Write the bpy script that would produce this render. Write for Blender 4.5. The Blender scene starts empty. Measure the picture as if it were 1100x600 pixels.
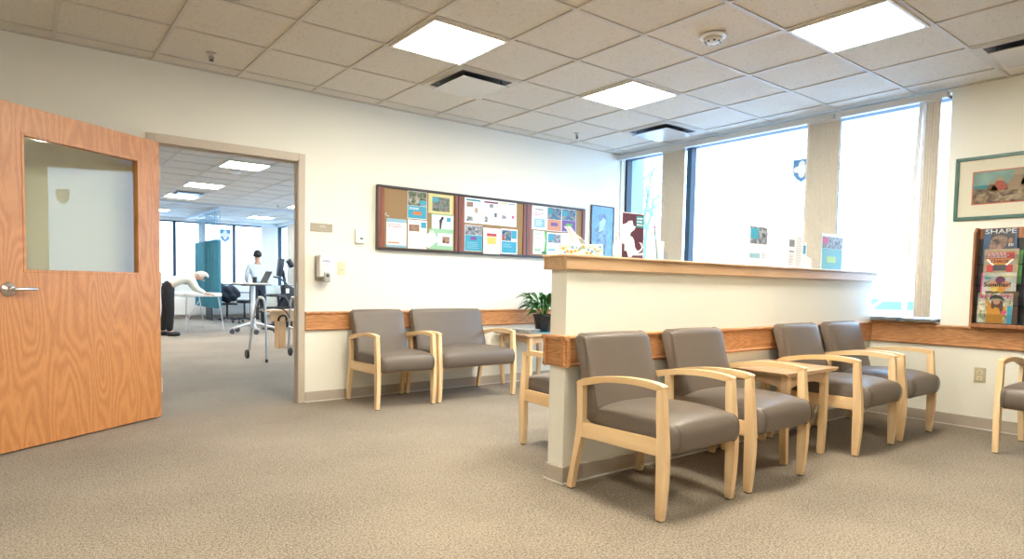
import bpy, bmesh, math, random
from mathutils import Vector, Matrix
random.seed(7)
PI = math.pi
SC = bpy.context.scene
COL = SC.collection

# ------------------------------------------------------------------ room numbers (metres)
T = 0.6096
YW = 5.3895         # back wall face
XW = 6.0107         # window wall face
H = 2.6915          # ceiling
BX = 2.0545         # a ceiling grid line (x)
AY = 2.1578         # a ceiling grid line (y)
YF = 18.5           # far wall of the exercise room
X0, Y0 = -3.2, -3.4 # left wall, wall behind the viewer

# ------------------------------------------------------------------ materials
MATS = {}
def _new(name):
    m = bpy.data.materials.new(name); m.use_nodes = True
    nt = m.node_tree
    b = nt.nodes.get('Principled BSDF')
    return m, nt, b
def rgb(c): return (c[0], c[1], c[2], 1.0)
def plain(name, c, rough=0.5, metal=0.0, spec=0.5, coat=0.0, noise=0.0, nscale=40.0, bump=0.0, bscale=200.0):
    if name in MATS: return MATS[name]
    m, nt, b = _new(name)
    b.inputs['Base Color'].default_value = rgb(c)
    b.inputs['Roughness'].default_value = rough
    b.inputs['Metallic'].default_value = metal
    b.inputs['Specular IOR Level'].default_value = spec
    b.inputs['Coat Weight'].default_value = coat
    tc = nt.nodes.new('ShaderNodeTexCoord')
    if noise > 0:
        n = nt.nodes.new('ShaderNodeTexNoise'); n.inputs['Scale'].default_value = nscale; n.inputs['Detail'].default_value = 4
        r = nt.nodes.new('ShaderNodeValToRGB')
        r.color_ramp.elements[0].position = 0.3; r.color_ramp.elements[1].position = 0.7
        r.color_ramp.elements[0].color = rgb([x*(1-noise) for x in c]); r.color_ramp.elements[1].color = rgb([min(1, x*(1+noise)) for x in c])
        nt.links.new(tc.outputs['Object'], n.inputs['Vector']); nt.links.new(n.outputs['Fac'], r.inputs['Fac'])
        nt.links.new(r.outputs['Color'], b.inputs['Base Color'])
    if bump > 0:
        n2 = nt.nodes.new('ShaderNodeTexNoise'); n2.inputs['Scale'].default_value = bscale; n2.inputs['Detail'].default_value = 3
        bp = nt.nodes.new('ShaderNodeBump'); bp.inputs['Strength'].default_value = bump; bp.inputs['Distance'].default_value = 0.002
        nt.links.new(tc.outputs['Object'], n2.inputs['Vector']); nt.links.new(n2.outputs['Fac'], bp.inputs['Height'])
        nt.links.new(bp.outputs['Normal'], b.inputs['Normal'])
    MATS[name] = m
    return m
def wood(name, c1, c2, axis='z', rings=9.0, base=2.6, rough=0.38, fine=0.10, contrast=1.0, stretch=.11):
    """grain runs along the given object axis"""
    if name in MATS: return MATS[name]
    m, nt, b = _new(name)
    N, L = nt.nodes, nt.links
    tc = N.new('ShaderNodeTexCoord')
    def mp(s):
        q = N.new('ShaderNodeMapping'); v = [s, s, s]; v['xyz'.index(axis)] = s*stretch
        q.inputs['Scale'].default_value = v; L.new(tc.outputs['Object'], q.inputs['Vector']); return q
    n = N.new('ShaderNodeTexNoise'); n.inputs['Scale'].default_value = base; n.inputs['Detail'].default_value = 2.5; n.inputs['Roughness'].default_value = .45
    L.new(mp(1.0).outputs[0], n.inputs['Vector'])
    mu = N.new('ShaderNodeMath'); mu.operation = 'MULTIPLY'; mu.inputs[1].default_value = rings
    L.new(n.outputs['Fac'], mu.inputs[0])
    fr = N.new('ShaderNodeMath'); fr.operation = 'PINGPONG'; fr.inputs[1].default_value = 0.5
    L.new(mu.outputs[0], fr.inputs[0])
    f = N.new('ShaderNodeTexNoise'); f.inputs['Scale'].default_value = 110; f.inputs['Detail'].default_value = 3
    L.new(mp(1.0).outputs[0], f.inputs['Vector'])
    ad = N.new('ShaderNodeMath'); ad.operation = 'MULTIPLY_ADD'; ad.inputs[1].default_value = contrast
    sub = N.new('ShaderNodeMath'); sub.operation = 'MULTIPLY_ADD'; sub.inputs[1].default_value = fine*6; sub.inputs[2].default_value = -fine*3
    L.new(f.outputs['Fac'], sub.inputs[0])
    L.new(fr.outputs[0], ad.inputs[0]); L.new(sub.outputs[0], ad.inputs[2])
    r = N.new('ShaderNodeValToRGB')
    r.color_ramp.elements[0].position = 0.0; r.color_ramp.elements[1].position = 0.5
    r.color_ramp.elements[0].color = rgb(c2); r.color_ramp.elements[1].color = rgb(c1)
    L.new(ad.outputs[0], r.inputs['Fac']); L.new(r.outputs['Color'], b.inputs['Base Color'])
    b.inputs['Roughness'].default_value = rough
    bp = N.new('ShaderNodeBump'); bp.inputs['Strength'].default_value = 0.08; bp.inputs['Distance'].default_value = 0.001
    L.new(f.outputs['Fac'], bp.inputs['Height']); L.new(bp.outputs['Normal'], b.inputs['Normal'])
    MATS[name] = m
    return m
def emit(name, c, s):
    if name in MATS: return MATS[name]
    m, nt, b = _new(name)
    b.inputs['Base Color'].default_value = (0.9, 0.9, 0.9, 1)
    b.inputs['Emission Color'].default_value = rgb(c); b.inputs['Emission Strength'].default_value = s
    MATS[name] = m; return m
def thin_glass(name, tint=(1, 1, 1), refl=1.0, base=0.04, rough=0.0):
    if name in MATS: return MATS[name]
    m, nt, b = _new(name); N, L = nt.nodes, nt.links
    N.remove(b); out = N['Material Output']
    tr = N.new('ShaderNodeBsdfTransparent'); tr.inputs['Color'].default_value = rgb(tint)
    gl = N.new('ShaderNodeBsdfGlossy'); gl.inputs['Roughness'].default_value = rough
    fr = N.new('ShaderNodeFresnel'); fr.inputs['IOR'].default_value = 1.5
    mu = N.new('ShaderNodeMath'); mu.operation = 'MULTIPLY_ADD'; mu.inputs[1].default_value = refl; mu.inputs[2].default_value = base - 0.04; mu.use_clamp = True
    mx = N.new('ShaderNodeMixShader')
    ge = N.new('ShaderNodeNewGeometry'); iv = N.new('ShaderNodeMath'); iv.operation = 'SUBTRACT'; iv.inputs[0].default_value = 1.0
    L.new(ge.outputs['Backfacing'], iv.inputs[1]); mf = N.new('ShaderNodeMath'); mf.operation = 'MULTIPLY'   # reflect on the outer skin only
    L.new(fr.outputs[0], mu.inputs[0]); L.new(mu.outputs[0], mf.inputs[0]); L.new(iv.outputs[0], mf.inputs[1]); L.new(mf.outputs[0], mx.inputs['Fac'])
    L.new(tr.outputs[0], mx.inputs[1]); L.new(gl.outputs[0], mx.inputs[2]); L.new(mx.outputs[0], out.inputs['Surface'])
    MATS[name] = m; return m
def printed(name, cols, scale=30.0, seedv=0.0):
    """a mottled printed picture"""
    if name in MATS: return MATS[name]
    m, nt, b = _new(name); N, L = nt.nodes, nt.links
    tc = N.new('ShaderNodeTexCoord')
    mp = N.new('ShaderNodeMapping'); mp.inputs['Location'].default_value = (seedv, seedv*.7, seedv*1.3)
    n = N.new('ShaderNodeTexNoise'); n.inputs['Scale'].default_value = scale; n.inputs['Detail'].default_value = 3; n.inputs['Distortion'].default_value = .6
    r = N.new('ShaderNodeValToRGB'); r.color_ramp.interpolation = 'LINEAR'
    el = r.color_ramp.elements
    k = len(cols)
    el[0].position = .3; el[0].color = rgb(cols[0]); el[1].position = .7; el[1].color = rgb(cols[-1])
    for i in range(1, k-1):
        e = el.new(.3+.4*i/(k-1)); e.color = rgb(cols[i])
    L.new(tc.outputs['Object'], mp.inputs['Vector']); L.new(mp.outputs[0], n.inputs['Vector']); L.new(n.outputs['Fac'], r.inputs['Fac']); L.new(r.outputs['Color'], b.inputs['Base Color'])
    b.inputs['Roughness'].default_value = .45
    MATS[name] = m; return m

def carpet_mat():
    m, nt, b = _new('carpet'); N, L = nt.nodes, nt.links
    tc = N.new('ShaderNodeTexCoord')
    mp = N.new('ShaderNodeMapping'); mp.inputs['Rotation'].default_value = (0, 0, 0.15)
    L.new(tc.outputs['Object'], mp.inputs['Vector'])
    v = N.new('ShaderNodeTexVoronoi'); v.inputs['Scale'].default_value = 150; v.inputs['Randomness'].default_value = 0.55
    L.new(mp.outputs[0], v.inputs['Vector'])
    n = N.new('ShaderNodeTexNoise'); n.inputs['Scale'].default_value = 110; n.inputs['Detail'].default_value = 4
    L.new(mp.outputs[0], n.inputs['Vector'])
    n3 = N.new('ShaderNodeTexNoise'); n3.inputs['Scale'].default_value = 1.3; n3.inputs['Detail'].default_value = 3
    L.new(mp.outputs[0], n3.inputs['Vector'])
    mx = N.new('ShaderNodeMath'); mx.operation = 'MULTIPLY_ADD'; mx.inputs[1].default_value = -.55; L.new(v.outputs['Distance'], mx.inputs[0]); L.new(n.outputs['Fac'], mx.inputs[2])
    m2 = N.new('ShaderNodeMath'); m2.operation = 'MULTIPLY_ADD'; m2.inputs[1].default_value = .28; L.new(n3.outputs['Fac'], m2.inputs[0]); L.new(mx.outputs[0], m2.inputs[2])
    wv = N.new('ShaderNodeTexWave'); wv.bands_direction = 'DIAGONAL'; wv.inputs['Scale'].default_value = 46; wv.inputs['Distortion'].default_value = 1.2; wv.inputs['Detail'].default_value = 1; wv.inputs['Detail Scale'].default_value = 2
    L.new(mp.outputs[0], wv.inputs['Vector'])
    m4 = N.new('ShaderNodeMath'); m4.operation = 'MULTIPLY_ADD'; m4.inputs[1].default_value = .16; L.new(wv.outputs['Fac'], m4.inputs[0]); L.new(m2.outputs[0], m4.inputs[2]); m2 = m4
    r = N.new('ShaderNodeValToRGB')
    r.color_ramp.elements[0].position = .18; r.color_ramp.elements[0].color = rgb(CARPET_D)
    r.color_ramp.elements[1].position = .70; r.color_ramp.elements[1].color = rgb(CARPET_L)
    L.new(m2.outputs[0], r.inputs['Fac']); L.new(r.outputs['Color'], b.inputs['Base Color'])
    b.inputs['Roughness'].default_value = .95; b.inputs['Specular IOR Level'].default_value = .15
    b.inputs['Sheen Weight'].default_value = .12
    bp = N.new('ShaderNodeBump'); bp.inputs['Strength'].default_value = .55; bp.inputs['Distance'].default_value = .004
    L.new(mx.outputs[0], bp.inputs['Height']); L.new(bp.outputs['Normal'], b.inputs['Normal'])
    return m
CARPET_D = (0.105, 0.083, 0.060); CARPET_L = (0.425, 0.352, 0.268)
M_CARPET = carpet_mat()
def tile_mat():
    m, nt, b = _new('ceiling_tile'); N, L = nt.nodes, nt.links
    tc = N.new('ShaderNodeTexCoord')
    n = N.new('ShaderNodeTexNoise'); n.inputs['Scale'].default_value = 48; n.inputs['Detail'].default_value = 5; n.inputs['Roughness'].default_value = .65; n.inputs['Distortion'].default_value = 1.4
    L.new(tc.outputs['Object'], n.inputs['Vector'])
    r = N.new('ShaderNodeValToRGB')
    r.color_ramp.elements[0].position = .34; r.color_ramp.elements[0].color = (0.54, .50, .43, 1)
    r.color_ramp.elements[1].position = .47; r.color_ramp.elements[1].color = (0.68, .64, .555, 1)
    L.new(n.outputs['Fac'], r.inputs['Fac']); L.new(r.outputs['Color'], b.inputs['Base Color'])
    b.inputs['Roughness'].default_value = .95
    bp = N.new('ShaderNodeBump'); bp.inputs['Strength'].default_value = .5; bp.inputs['Distance'].default_value = .003
    L.new(n.outputs['Fac'], bp.inputs['Height']); L.new(bp.outputs['Normal'], b.inputs['Normal'])
    return m
M_TILE = tile_mat()
M_TBAR = plain('ceiling_bar', (.58, .54, .47), .5)
M_WALL = plain('cream_wall', (.825, .812, .725), .75, spec=.3, bump=.12, bscale=260)
M_WALLF = plain('far_wall', (.76, .78, .74), .8, bump=.1)
M_BASE = plain('vinyl_base', (.46, .40, .33), .55, noise=.04, nscale=3)
M_CAULK = plain('base_edge', (.72, .70, .64), .6)
M_FRAME = plain('beige_metal', (.55, .475, .385), .45)
M_OAKX = wood('oak_x', (.60, .30, .13), (.46, .20, .075), 'x', rings=20, base=7.5, fine=.16, stretch=.14)
M_OAKY = wood('oak_y', (.56, .29, .13), (.40, .18, .07), 'y', rings=20, base=7.5, fine=.16, stretch=.14)
M_DOOR = wood('oak_door', (.64, .285, .100), (.51, .205, .062), 'z', rings=22, base=3.2, fine=.14, contrast=1.0, stretch=.19)
M_OAKPALE = wood('pale_oak', (.63, .42, .25), (.53, .33, .18), 'x', rings=9, base=4.0, fine=.08)
M_MAPLE = wood('maple', (.88, .66, .39), (.78, .53, .28), 'z', rings=5, base=5.0, fine=.05)
M_MAPLEY = wood('maple_y', (.87, .64, .36), (.77, .51, .255), 'y', rings=5, base=5.0, fine=.05)
M_TABLE = wood('table_wood', (.64, .44, .27), (.54, .35, .19), 'x', rings=7, base=4.0, fine=.08, rough=.3)
M_VINYL = plain('taupe_vinyl', (.150, .120, .096), .38, spec=.5, noise=.03, nscale=60, bump=.12, bscale=420)
M_SEAM = plain('taupe_piping', (.13, .105, .088), .45)
M_GLIDE = plain('dark_glide', (.03, .025, .02), .5)
M_NICKEL = plain('satin_nickel', (.66, .66, .66), .28, metal=1.0)
M_ALU = plain('aluminium', (.60, .61, .62), .42, metal=.55)
M_WHITE = plain('white_plastic', (.84, .84, .82), .35)
M_GREYP = plain('grey_plastic', (.42, .42, .40), .4)
M_PAPER = plain('white_paper', (.86, .87, .88), .6)
M_BLACK = plain('black_plastic', (.015, .015, .018), .4)
M_DGREY = plain('dark_grey', (.06, .06, .07), .5)
M_WINFR = plain('window_frame_blue', (.010, .028, .05), .45)
M_BLIND = plain('blind_fabric', (.66, .62, .54), .7, noise=.04, nscale=30)
M_RAILW = plain('blind_rail', (.66, .67, .68), .4)
M_GLASS = thin_glass('window_glass', (.97, .99, 1.0), 1.0)
M_DGLASS = thin_glass('door_glass', (.93, .95, .91), 1.1, .045)
M_PGLASS = thin_glass('picture_glass', (.98, .98, .97), 1.0)
M_LAMP = emit('lamp_diffuser', (1.0, .94, .80), 16.5)
M_LAMPF = emit('far_lamp_diffuser', (1.0, .93, .80), 12.5)
M_LFRAME = plain('lamp_frame', (.80, .76, .68), .4)
M_IVORY = plain('ivory_plastic', (.74, .66, .43), .4)

# ------------------------------------------------------------------ mesh helpers
def nb(): return bmesh.new()
def add_box(bm, x0, x1, y0, y1, z0, z1, bevel=0.0, seg=2):
    vs = [bm.verts.new((x, y, z)) for x in (x0, x1) for y in (y0, y1) for z in (z0, z1)]
    idx = [(0, 1, 3, 2), (4, 6, 7, 5), (0, 4, 5, 1), (2, 3, 7, 6), (0, 2, 6, 4), (1, 5, 7, 3)]
    fs = [bm.faces.new([vs[i] for i in f]) for f in idx]
    if bevel > 0:
        es = set(e for f in fs for e in f.edges)
        bmesh.ops.bevel(bm, geom=list(es), offset=bevel, segments=seg, profile=.5, affect='EDGES')
    return bm
def box(x0, x1, y0, y1, z0, z1, bevel=0.0, seg=2): return add_box(nb(), x0, x1, y0, y1, z0, z1, bevel, seg)
def add_prism(bm, pts, a, b, axis='x', bevel=0.0, seg=2, M=None):
    """polygon pts in the plane across axis, extruded a..b; plane coords: x->(y,z), y->(x,z), z->(x,y)"""
    def mk(p, t):
        v = {'x': (t, p[0], p[1]), 'y': (p[0], t, p[1]), 'z': (p[0], p[1], t)}[axis]
        v = Vector(v)
        return M @ v if M else v
    A = [bm.verts.new(mk(p, a)) for p in pts]; B = [bm.verts.new(mk(p, b)) for p in pts]
    fs = [bm.faces.new(A), bm.faces.new(B[::-1])]
    n = len(pts)
    for i in range(n): fs.append(bm.faces.new([A[i], B[i], B[(i+1) % n], A[(i+1) % n]]))
    if bevel > 0:
        es = [e for e in set(e for f in fs[:2] for e in f.edges)]
        sharp = []
        for e in set(e for f in fs[2:] for e in f.edges):
            if e in es: continue
            f1, f2 = e.link_faces
            if abs(f1.normal.angle(f2.normal, 0)) > .7: sharp.append(e)
        bmesh.ops.bevel(bm, geom=es+sharp, offset=bevel, segments=seg, profile=.5, affect='EDGES')
    return bm
def prism(*a, **k): return add_prism(nb(), *a, **k)
def add_tube(bm, pts, r, seg=8, cap=True, rads=None):
    pts = [Vector(p) for p in pts]; rings = []
    n = len(pts); prev = None
    for i, p in enumerate(pts):
        t = (pts[min(i+1, n-1)]-pts[max(i-1, 0)]).normalized()
        if prev is None:
            up = Vector((0, 0, 1)) if abs(t.z) < .9 else Vector((1, 0, 0))
            u = t.cross(up).normalized()
        else:
            u = (prev - t*prev.dot(t)).normalized()
        prev = u; w = t.cross(u)
        rr = rads[i] if rads else r
        rings.append([bm.verts.new(p+(u*math.cos(2*PI*k/seg)+w*math.sin(2*PI*k/seg))*rr) for k in range(seg)])
    for a, b in zip(rings, rings[1:]):
        for k in range(seg): bm.faces.new([a[k], a[(k+1) % seg], b[(k+1) % seg], b[k]])
    if cap:
        bm.faces.new(rings[0][::-1]); bm.faces.new(rings[-1])
    return bm
def tube(pts, r, seg=8, **k): return add_tube(nb(), pts, r, seg, **k)
def add_lathe(bm, prof, seg=24, c=(0, 0, 0), axis='z'):
    rings = []
    for r, z in prof:
        ring = []
        for k in range(seg):
            a = 2*PI*k/seg; x, y = r*math.cos(a), r*math.sin(a)
            v = (x, y, z) if axis == 'z' else ((x, -z, y) if axis == 'y' else (z, x, y))
            ring.append(bm.verts.new((v[0]+c[0], v[1]+c[1], v[2]+c[2])))
        rings.append(ring)
    for a, b in zip(rings, rings[1:]):
        for k in range(seg): bm.faces.new([a[k], a[(k+1) % seg], b[(k+1) % seg], b[k]])
    bm.faces.new(rings[0][::-1]); bm.faces.new(rings[-1])
    return bm
def lathe(prof, seg=24, c=(0, 0, 0), axis='z'): return add_lathe(nb(), prof, seg, c, axis)
def smooth_pts(pts, n=5):
    """Catmull-Rom through the points"""
    out = []; P = [Vector(p) for p in pts]
    for i in range(len(P)-1):
        p0, p1, p2, p3 = P[max(i-1, 0)], P[i], P[i+1], P[min(i+2, len(P)-1)]
        for k in range(n):
            t = k/n
            out.append(.5*((2*p1)+(-p0+p2)*t+(2*p0-5*p1+4*p2-p3)*t*t+(-p0+3*p1-3*p2+p3)*t**3))
    out.append(P[-1]); return out
def obj(name, bm, mat, parent=None, smooth=None, loc=None, rot=None):
    bmesh.ops.recalc_face_normals(bm, faces=bm.faces[:])
    me = bpy.data.meshes.new(name); bm.to_mesh(me); bm.free()
    me.materials.append(mat)
    if smooth is not None:
        me.polygons.foreach_set('use_smooth', [True]*len(me.polygons))
        try: me.set_sharp_from_angle(angle=math.radians(smooth))
        except Exception: pass
    o = bpy.data.objects.new(name, me); COL.objects.link(o)
    if parent: o.parent = parent
    if loc: o.location = loc
    if rot: o.rotation_euler = rot
    return o
def tag(o, label, cat, group=None, kind=None):
    if label: o['label'] = label
    if cat: o['category'] = cat
    if group: o['group'] = group
    if kind: o['kind'] = kind
    return o
def thing(name, label, cat, loc=(0, 0, 0), rz=0.0, group=None, rot=None):
    o = bpy.data.objects.new(name, None); COL.objects.link(o)
    o.empty_display_size = .05
    o.location = loc; o.rotation_euler = rot if rot else (0, 0, rz)
    return tag(o, label, cat, group)
def struct(name, bm, mat, label=None, parent=None, smooth=None):
    o = obj(name, bm, mat, parent, smooth)
    if not parent: o['kind'] = 'structure'
    if label: o['label'] = label
    return o
CH = {}
def kids(o): return [c for c in bpy.data.objects if c.parent == o]
def dup(root, loc, rz, label, group=None):
    r = root.copy(); COL.objects.link(r); r.location = loc; r.rotation_euler = (0, 0, rz); r['label'] = label
    if group: r['group'] = group
    for ch in kids(root):
        c = ch.copy(); COL.objects.link(c); c.parent = r
        for g in kids(ch):
            d = g.copy(); COL.objects.link(d); d.parent = c
    return r
def text_bm(s, w, h, depth=.0006, center=True, y=0.0, x=0.0, z=0.0, spacing=1.0, bold=0.0):
    """lettering in the local XZ plane, facing -Y, filling w x h from (x, z)"""
    cu = bpy.data.curves.new('lettering', 'FONT'); cu.body = s; cu.size = 1; cu.offset = bold; cu.space_character = spacing
    cu.resolution_u = 3
    ob = bpy.data.objects.new('lettering', cu); COL.objects.link(ob)
    bpy.context.view_layer.update()
    dg = bpy.context.evaluated_depsgraph_get()
    me = bpy.data.meshes.new_from_object(ob.evaluated_get(dg))
    bpy.data.objects.remove(ob); bpy.data.curves.remove(cu)
    bm = nb(); bm.from_mesh(me); bpy.data.meshes.remove(me)
    xs = [v.co.x for v in bm.verts]; ys = [v.co.y for v in bm.verts]
    x0, x1, y0, y1 = min(xs), max(xs), min(ys), max(ys)
    for v in bm.verts:
        v.co = Vector((x+(v.co.x-x0)/(x1-x0)*w, y, z+(v.co.y-y0)/(y1-y0)*h))
    r = bmesh.ops.extrude_face_region(bm, geom=bm.faces[:])
    for e in r['geom']:
        if isinstance(e, bmesh.types.BMVert): e.co.y -= depth
    return bm

# ------------------------------------------------------------------ the room shell
struct('floor', box(X0, 7.0 if False else XW+.02, Y0, YF+.1, -.12, 0), M_CARPET, 'taupe loop carpet running through both rooms')
# walls
bm = nb()
WB = YW+.09
add_box(bm, X0, .84, YW, WB, 0, H); add_box(bm, 1.945, XW, YW, WB, 0, H); add_box(bm, .84, 1.945, YW, WB, 2.10, H)
struct('wall_back', bm, M_WALL, 'cream wall with the wide doorway and the cork boards')
bm = nb()
SILL = .80; HEAD = 2.60
add_box(bm, XW, XW+.28, Y0, 1.912, 0, H+.1); add_box(bm, XW, XW+.28, 1.912, 5.37, 0, SILL); add_box(bm, XW, XW+.28, 1.912, 5.37, HEAD+.06, H+.1)
add_box(bm, XW, XW+.28, 5.37, 5.70, 0, H+.1)
struct('wall_right', bm, M_WALL, 'cream wall with the tall windows')
struct('wall_left', box(X0-.15, X0, Y0, YF+.1, 0, H+.1), M_WALL)
struct('wall_front', box(X0, XW+.28, Y0-.15, Y0, 0, H+.1), M_WALL)
# far exercise room
bm = nb()
add_box(bm, X0, XW+.3, YF, YF+.25, 0, .93); add_box(bm, X0, XW+.3, YF, YF+.25, 2.62, H+.1)
add_box(bm, X0, -.6, YF, YF+.25, .93, 2.62); add_box(bm, 5.9, XW+.3, YF, YF+.25, .93, 2.62)
struct('wall_far', bm, M_WALLF, 'pale wall under the far windows')
bm = nb()
add_box(bm, XW, XW+.28, 5.70, YF, 0, .93); add_box(bm, XW, XW+.28, 5.70, YF, 2.62, H+.1)
for y in (7.0, 10.0, 13.0, 15.9):
    add_box(bm, XW, XW+.28, y-.2, y+.2, .93, 2.62)
struct('wall_far_right', bm, M_WALLF, 'pale window wall of the far room')
# half wall
PX0, PY0, PY1 = 2.322, 2.435, 2.554
struct('wall_partition', box(PX0, XW, PY0, PY1, 0, 1.16), M_WALL, 'waist-high cream partition wall dividing the seating')
# ceiling tiles field + bars
struct('ceiling', box(X0, XW+.02, Y0, YF, H+.006, H+.11), M_TILE, 'white acoustic tile ceiling')
bm = nb(); k = -9
bw = .012
xs = [BX+i*T for i in range(-8, 7)]
for x in xs:
    if X0 < x < XW: add_box(bm, x-bw, x+bw, Y0, YW, H-.002, H+.007)
y = AY+5*T
ys = [AY+i*T for i in range(-9, 6)]
for y in ys:
    if Y0 < y < YW: add_box(bm, X0, XW, y-bw, y+bw, H-.0015, H+.007)
add_box(bm, X0, XW, YW-.022, YW, H-.003, H+.007)
add_box(bm, XW-.022, XW, Y0, YW, H-.003, H+.007)
struct('trim_1', bm, M_TBAR, 'metal grid of the tiled ceiling in the waiting room')
bm = nb()
for i in range(-8, 8):
    x = 1.695+i*T
    if X0 < x < XW: add_box(bm, x-bw, x+bw, WB, YF, H-.002, H+.007)
for i in range(-5, 16):
    y = 9.08+i*T
    if WB < y < YF: add_box(bm, X0, XW, y-bw, y+bw, H-.0015, H+.007)
struct('trim_2', bm, M_TBAR, 'metal grid of the tiled ceiling in the far room')
# baseboards
def base(name, boxes, edge=True):
    bm = nb()
    for (x0, x1, y0, y1) in boxes: add_box(bm, x0, x1, y0, y1, 0, .092, .003, 1)
    b = struct(name, bm, M_BASE)
    bm = nb()
    for (x0, x1, y0, y1) in boxes: add_box(bm, x0-.006, x1+.006, y0-.006, y1+.006, 0, .008)
    obj('bottom_edge', bm, M_CAULK, b)
base('baseboard_back', [(2.005, XW, YW-.011, YW)])
base('baseboard_back_left', [(X0, .78, YW-.011, YW)])
base('baseboard_right', [(XW-.011, XW, Y0, PY0), (XW-.011, XW, PY1, YW)])
base('baseboard_left', [(X0, X0+.011, Y0, YW)])
base('baseboard_partition', [(PX0-.011, XW-.011, PY0-.011, PY0), (PX0-.011, PX0, PY0, PY1), (PX0-.011, XW-.011, PY1, PY1+.011)])
base('baseboard_far', [(X0, XW, YF-.011, YF), (XW-.011, XW, WB, YF-.011), (X0, .78, WB, WB+.011), (2.005, XW, WB, WB+.011)])

# oak rails: a profile (outwards d, z) swept on each face
RP = [(0, .800), (.030, .797), (.034, .790), (.030, .778), (.020, .774), (.020, .652), (.026, .646), (.026, .640), (.016, .632), (0, .630)]
def rail_y(bm, x0, x1, yface):   # faces -y
    add_prism(bm, [(yface-d, z) for d, z in RP], x0, x1, 'x')
def rail_x(bm, y0, y1, xface, s=-1):   # faces -x
    add_prism(bm, [(xface+s*d, z) for d, z in RP], y0, y1, 'y')
bm = nb(); rail_y(bm, 2.004, 5.98, YW); struct('trim_3', bm, M_OAKX, 'oak chair rail along the cream back wall')
bm = nb(); rail_x(bm, Y0, 2.41, XW); struct('trim_4', bm, M_OAKY, 'oak chair rail under the right windows')
bm = nb(); rail_x(bm, 2.56, YW-.03, XW); struct('trim_5', bm, M_OAKY, 'oak chair rail under the windows behind the partition')
bm = nb(); rail_y(bm, PX0-.034, XW-.02, PY0)
add_prism(bm, [(PY1+d, z) for d, z in RP], PX0-.034, XW-.02, 'x')
rl = struct('trim_6', bm, M_OAKX, 'oak chair rail around the half-height partition')
bm = nb(); rail_x(bm, PY0-.034, PY1+.034, PX0); obj('end_piece', bm, M_OAKY, rl)
# partition cap
bm = nb()
add_box(bm, PX0-.034, XW+.02, PY0-.030, PY1+.030, 1.150, 1.213, .003, 1)
cp = struct('trim_7', bm, M_OAKPALE, 'pale oak cap on the partition')
bm = nb(); add_box(bm, PX0-.042, XW+.02, PY0-.040, PY1+.040, 1.213, 1.229, .006, 3)
obj('cap_top', bm, M_OAKPALE, cp)
# sill boards
bm = nb(); add_box(bm, XW-.03, XW+.27, 2.57, 5.36, .800, .815, .004, 2); struct('trim_8', bm, M_OAKY, 'oak window sill behind the partition')
bm = nb(); add_box(bm, XW-.03, XW+.27, 1.915, 2.43, .800, .815, .004, 2); struct('trim_9', bm, M_OAKY, 'oak window sill holding the newspapers')

# door frame
bm = nb()
def frame_face(bm, y0, y1):
    add_box(bm, 1.945, 2.002, y0, y1, 0, 2.157, .003, 1); add_box(bm, .783, .84, y0, y1, 0, 2.157, .003, 1)
    add_box(bm, .84, 1.945, y0, y1, 2.10, 2.157, .003, 1)
frame_face(bm, YW-.012, YW+.03); frame_face(bm, WB-.03, WB+.012)
add_box(bm, 1.942, 1.95, YW-.01, WB+.01, 0, 2.10); add_box(bm, .835, .85, YW-.01, WB+.01, 0, 2.10); add_box(bm, .85, 1.935, YW-.01, WB+.01, 2.09, 2.105)
add_box(bm, 1.936, 1.944, YW+.05, WB-.01, 0, 2.10, .002, 1); add_box(bm, .849, .857, YW+.05, WB-.01, 0, 2.10, .002, 1); add_box(bm, .857, 1.936, YW+.05, WB-.01, 2.075, 2.091, .002, 1)
fr = struct('trim_10', bm, M_FRAME, 'beige metal frame around the open doorway')
obj('strike_plate', box(1.9395, 1.9425, YW+.008, YW+.045, .93, 1.05, .001, 1), M_NICKEL, fr)
bm = nb()
for z in (.42, 1.72): add_lathe(bm, [(.0001, 0), (.006, 0), (.006, .003), (.0001, .004)], 10, (1.9425, YW+.03, z), 'x')
obj('bumper', bm, M_DGREY, fr)

# door leaf, open into the waiting room
hx, hy = .868, 5.362
dx, dy = -.8173, -.5762
door = bpy.data.objects.new('door_1', None); COL.objects.link(door)
door.location = (hx, hy, 0); door.rotation_euler = (0, 0, math.atan2(dy, dx)); door['kind'] = 'structure'
door['label'] = 'wide oak door standing open, with a large glass panel and a lever handle'
# local: +x along the leaf from the hinge, visible face on the side pointing to the viewer
n = Vector((.5762, -.8173, 0)); lx = Vector((dx, dy, 0)); ly = Vector((-dy, dx, 0))
sgn = 1 if n.dot(ly) > 0 else -1     # visible face direction in local y
DW, DH, th = 1.205, 2.088, .045
def yy(a): return sgn*a              # a: distance towards the viewer; face at 0, back at -th
s0, s1, z0, z1 = .182, 1.021, 1.092, 1.925
bm = nb()
ya, yb = sorted((yy(0), yy(-th)))
for (a, b, c, d) in ((0, s0, .012, DH), (s1, DW, .012, DH), (s0, s1, .012, z0), (s0, s1, z1, DH)):
    add_box(bm, a, b, ya, yb, c, d)
leaf = obj('door_leaf', bm, M_DOOR, door)
bm = nb(); g = .014
for (a, b, c, d) in ((s0-.004, s0+g, z0-.004, z1+.004), (s1-g, s1+.004, z0-.004, z1+.004), (s0+g, s1-g, z0-.004, z0+g), (s0+g, s1-g, z1-g, z1+.004)):
    y_a, y_b = sorted((yy(.003), yy(-th-.003))); add_box(bm, a, b, y_a, y_b, c, d, .002, 1)
obj('glazing_bead', bm, M_DOOR, door)
y_a, y_b = sorted((yy(-.019), yy(-.025)))
obj('glass_pane', box(s0+.006, s1-.006, y_a, y_b, z0+.006, z1-.006), M_DGLASS, door)
hs, hz = 1.118, .985
h = bpy.data.objects.new('door_handle', None); COL.objects.link(h); h.parent = door; h.location = (hs, 0, hz)
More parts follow.
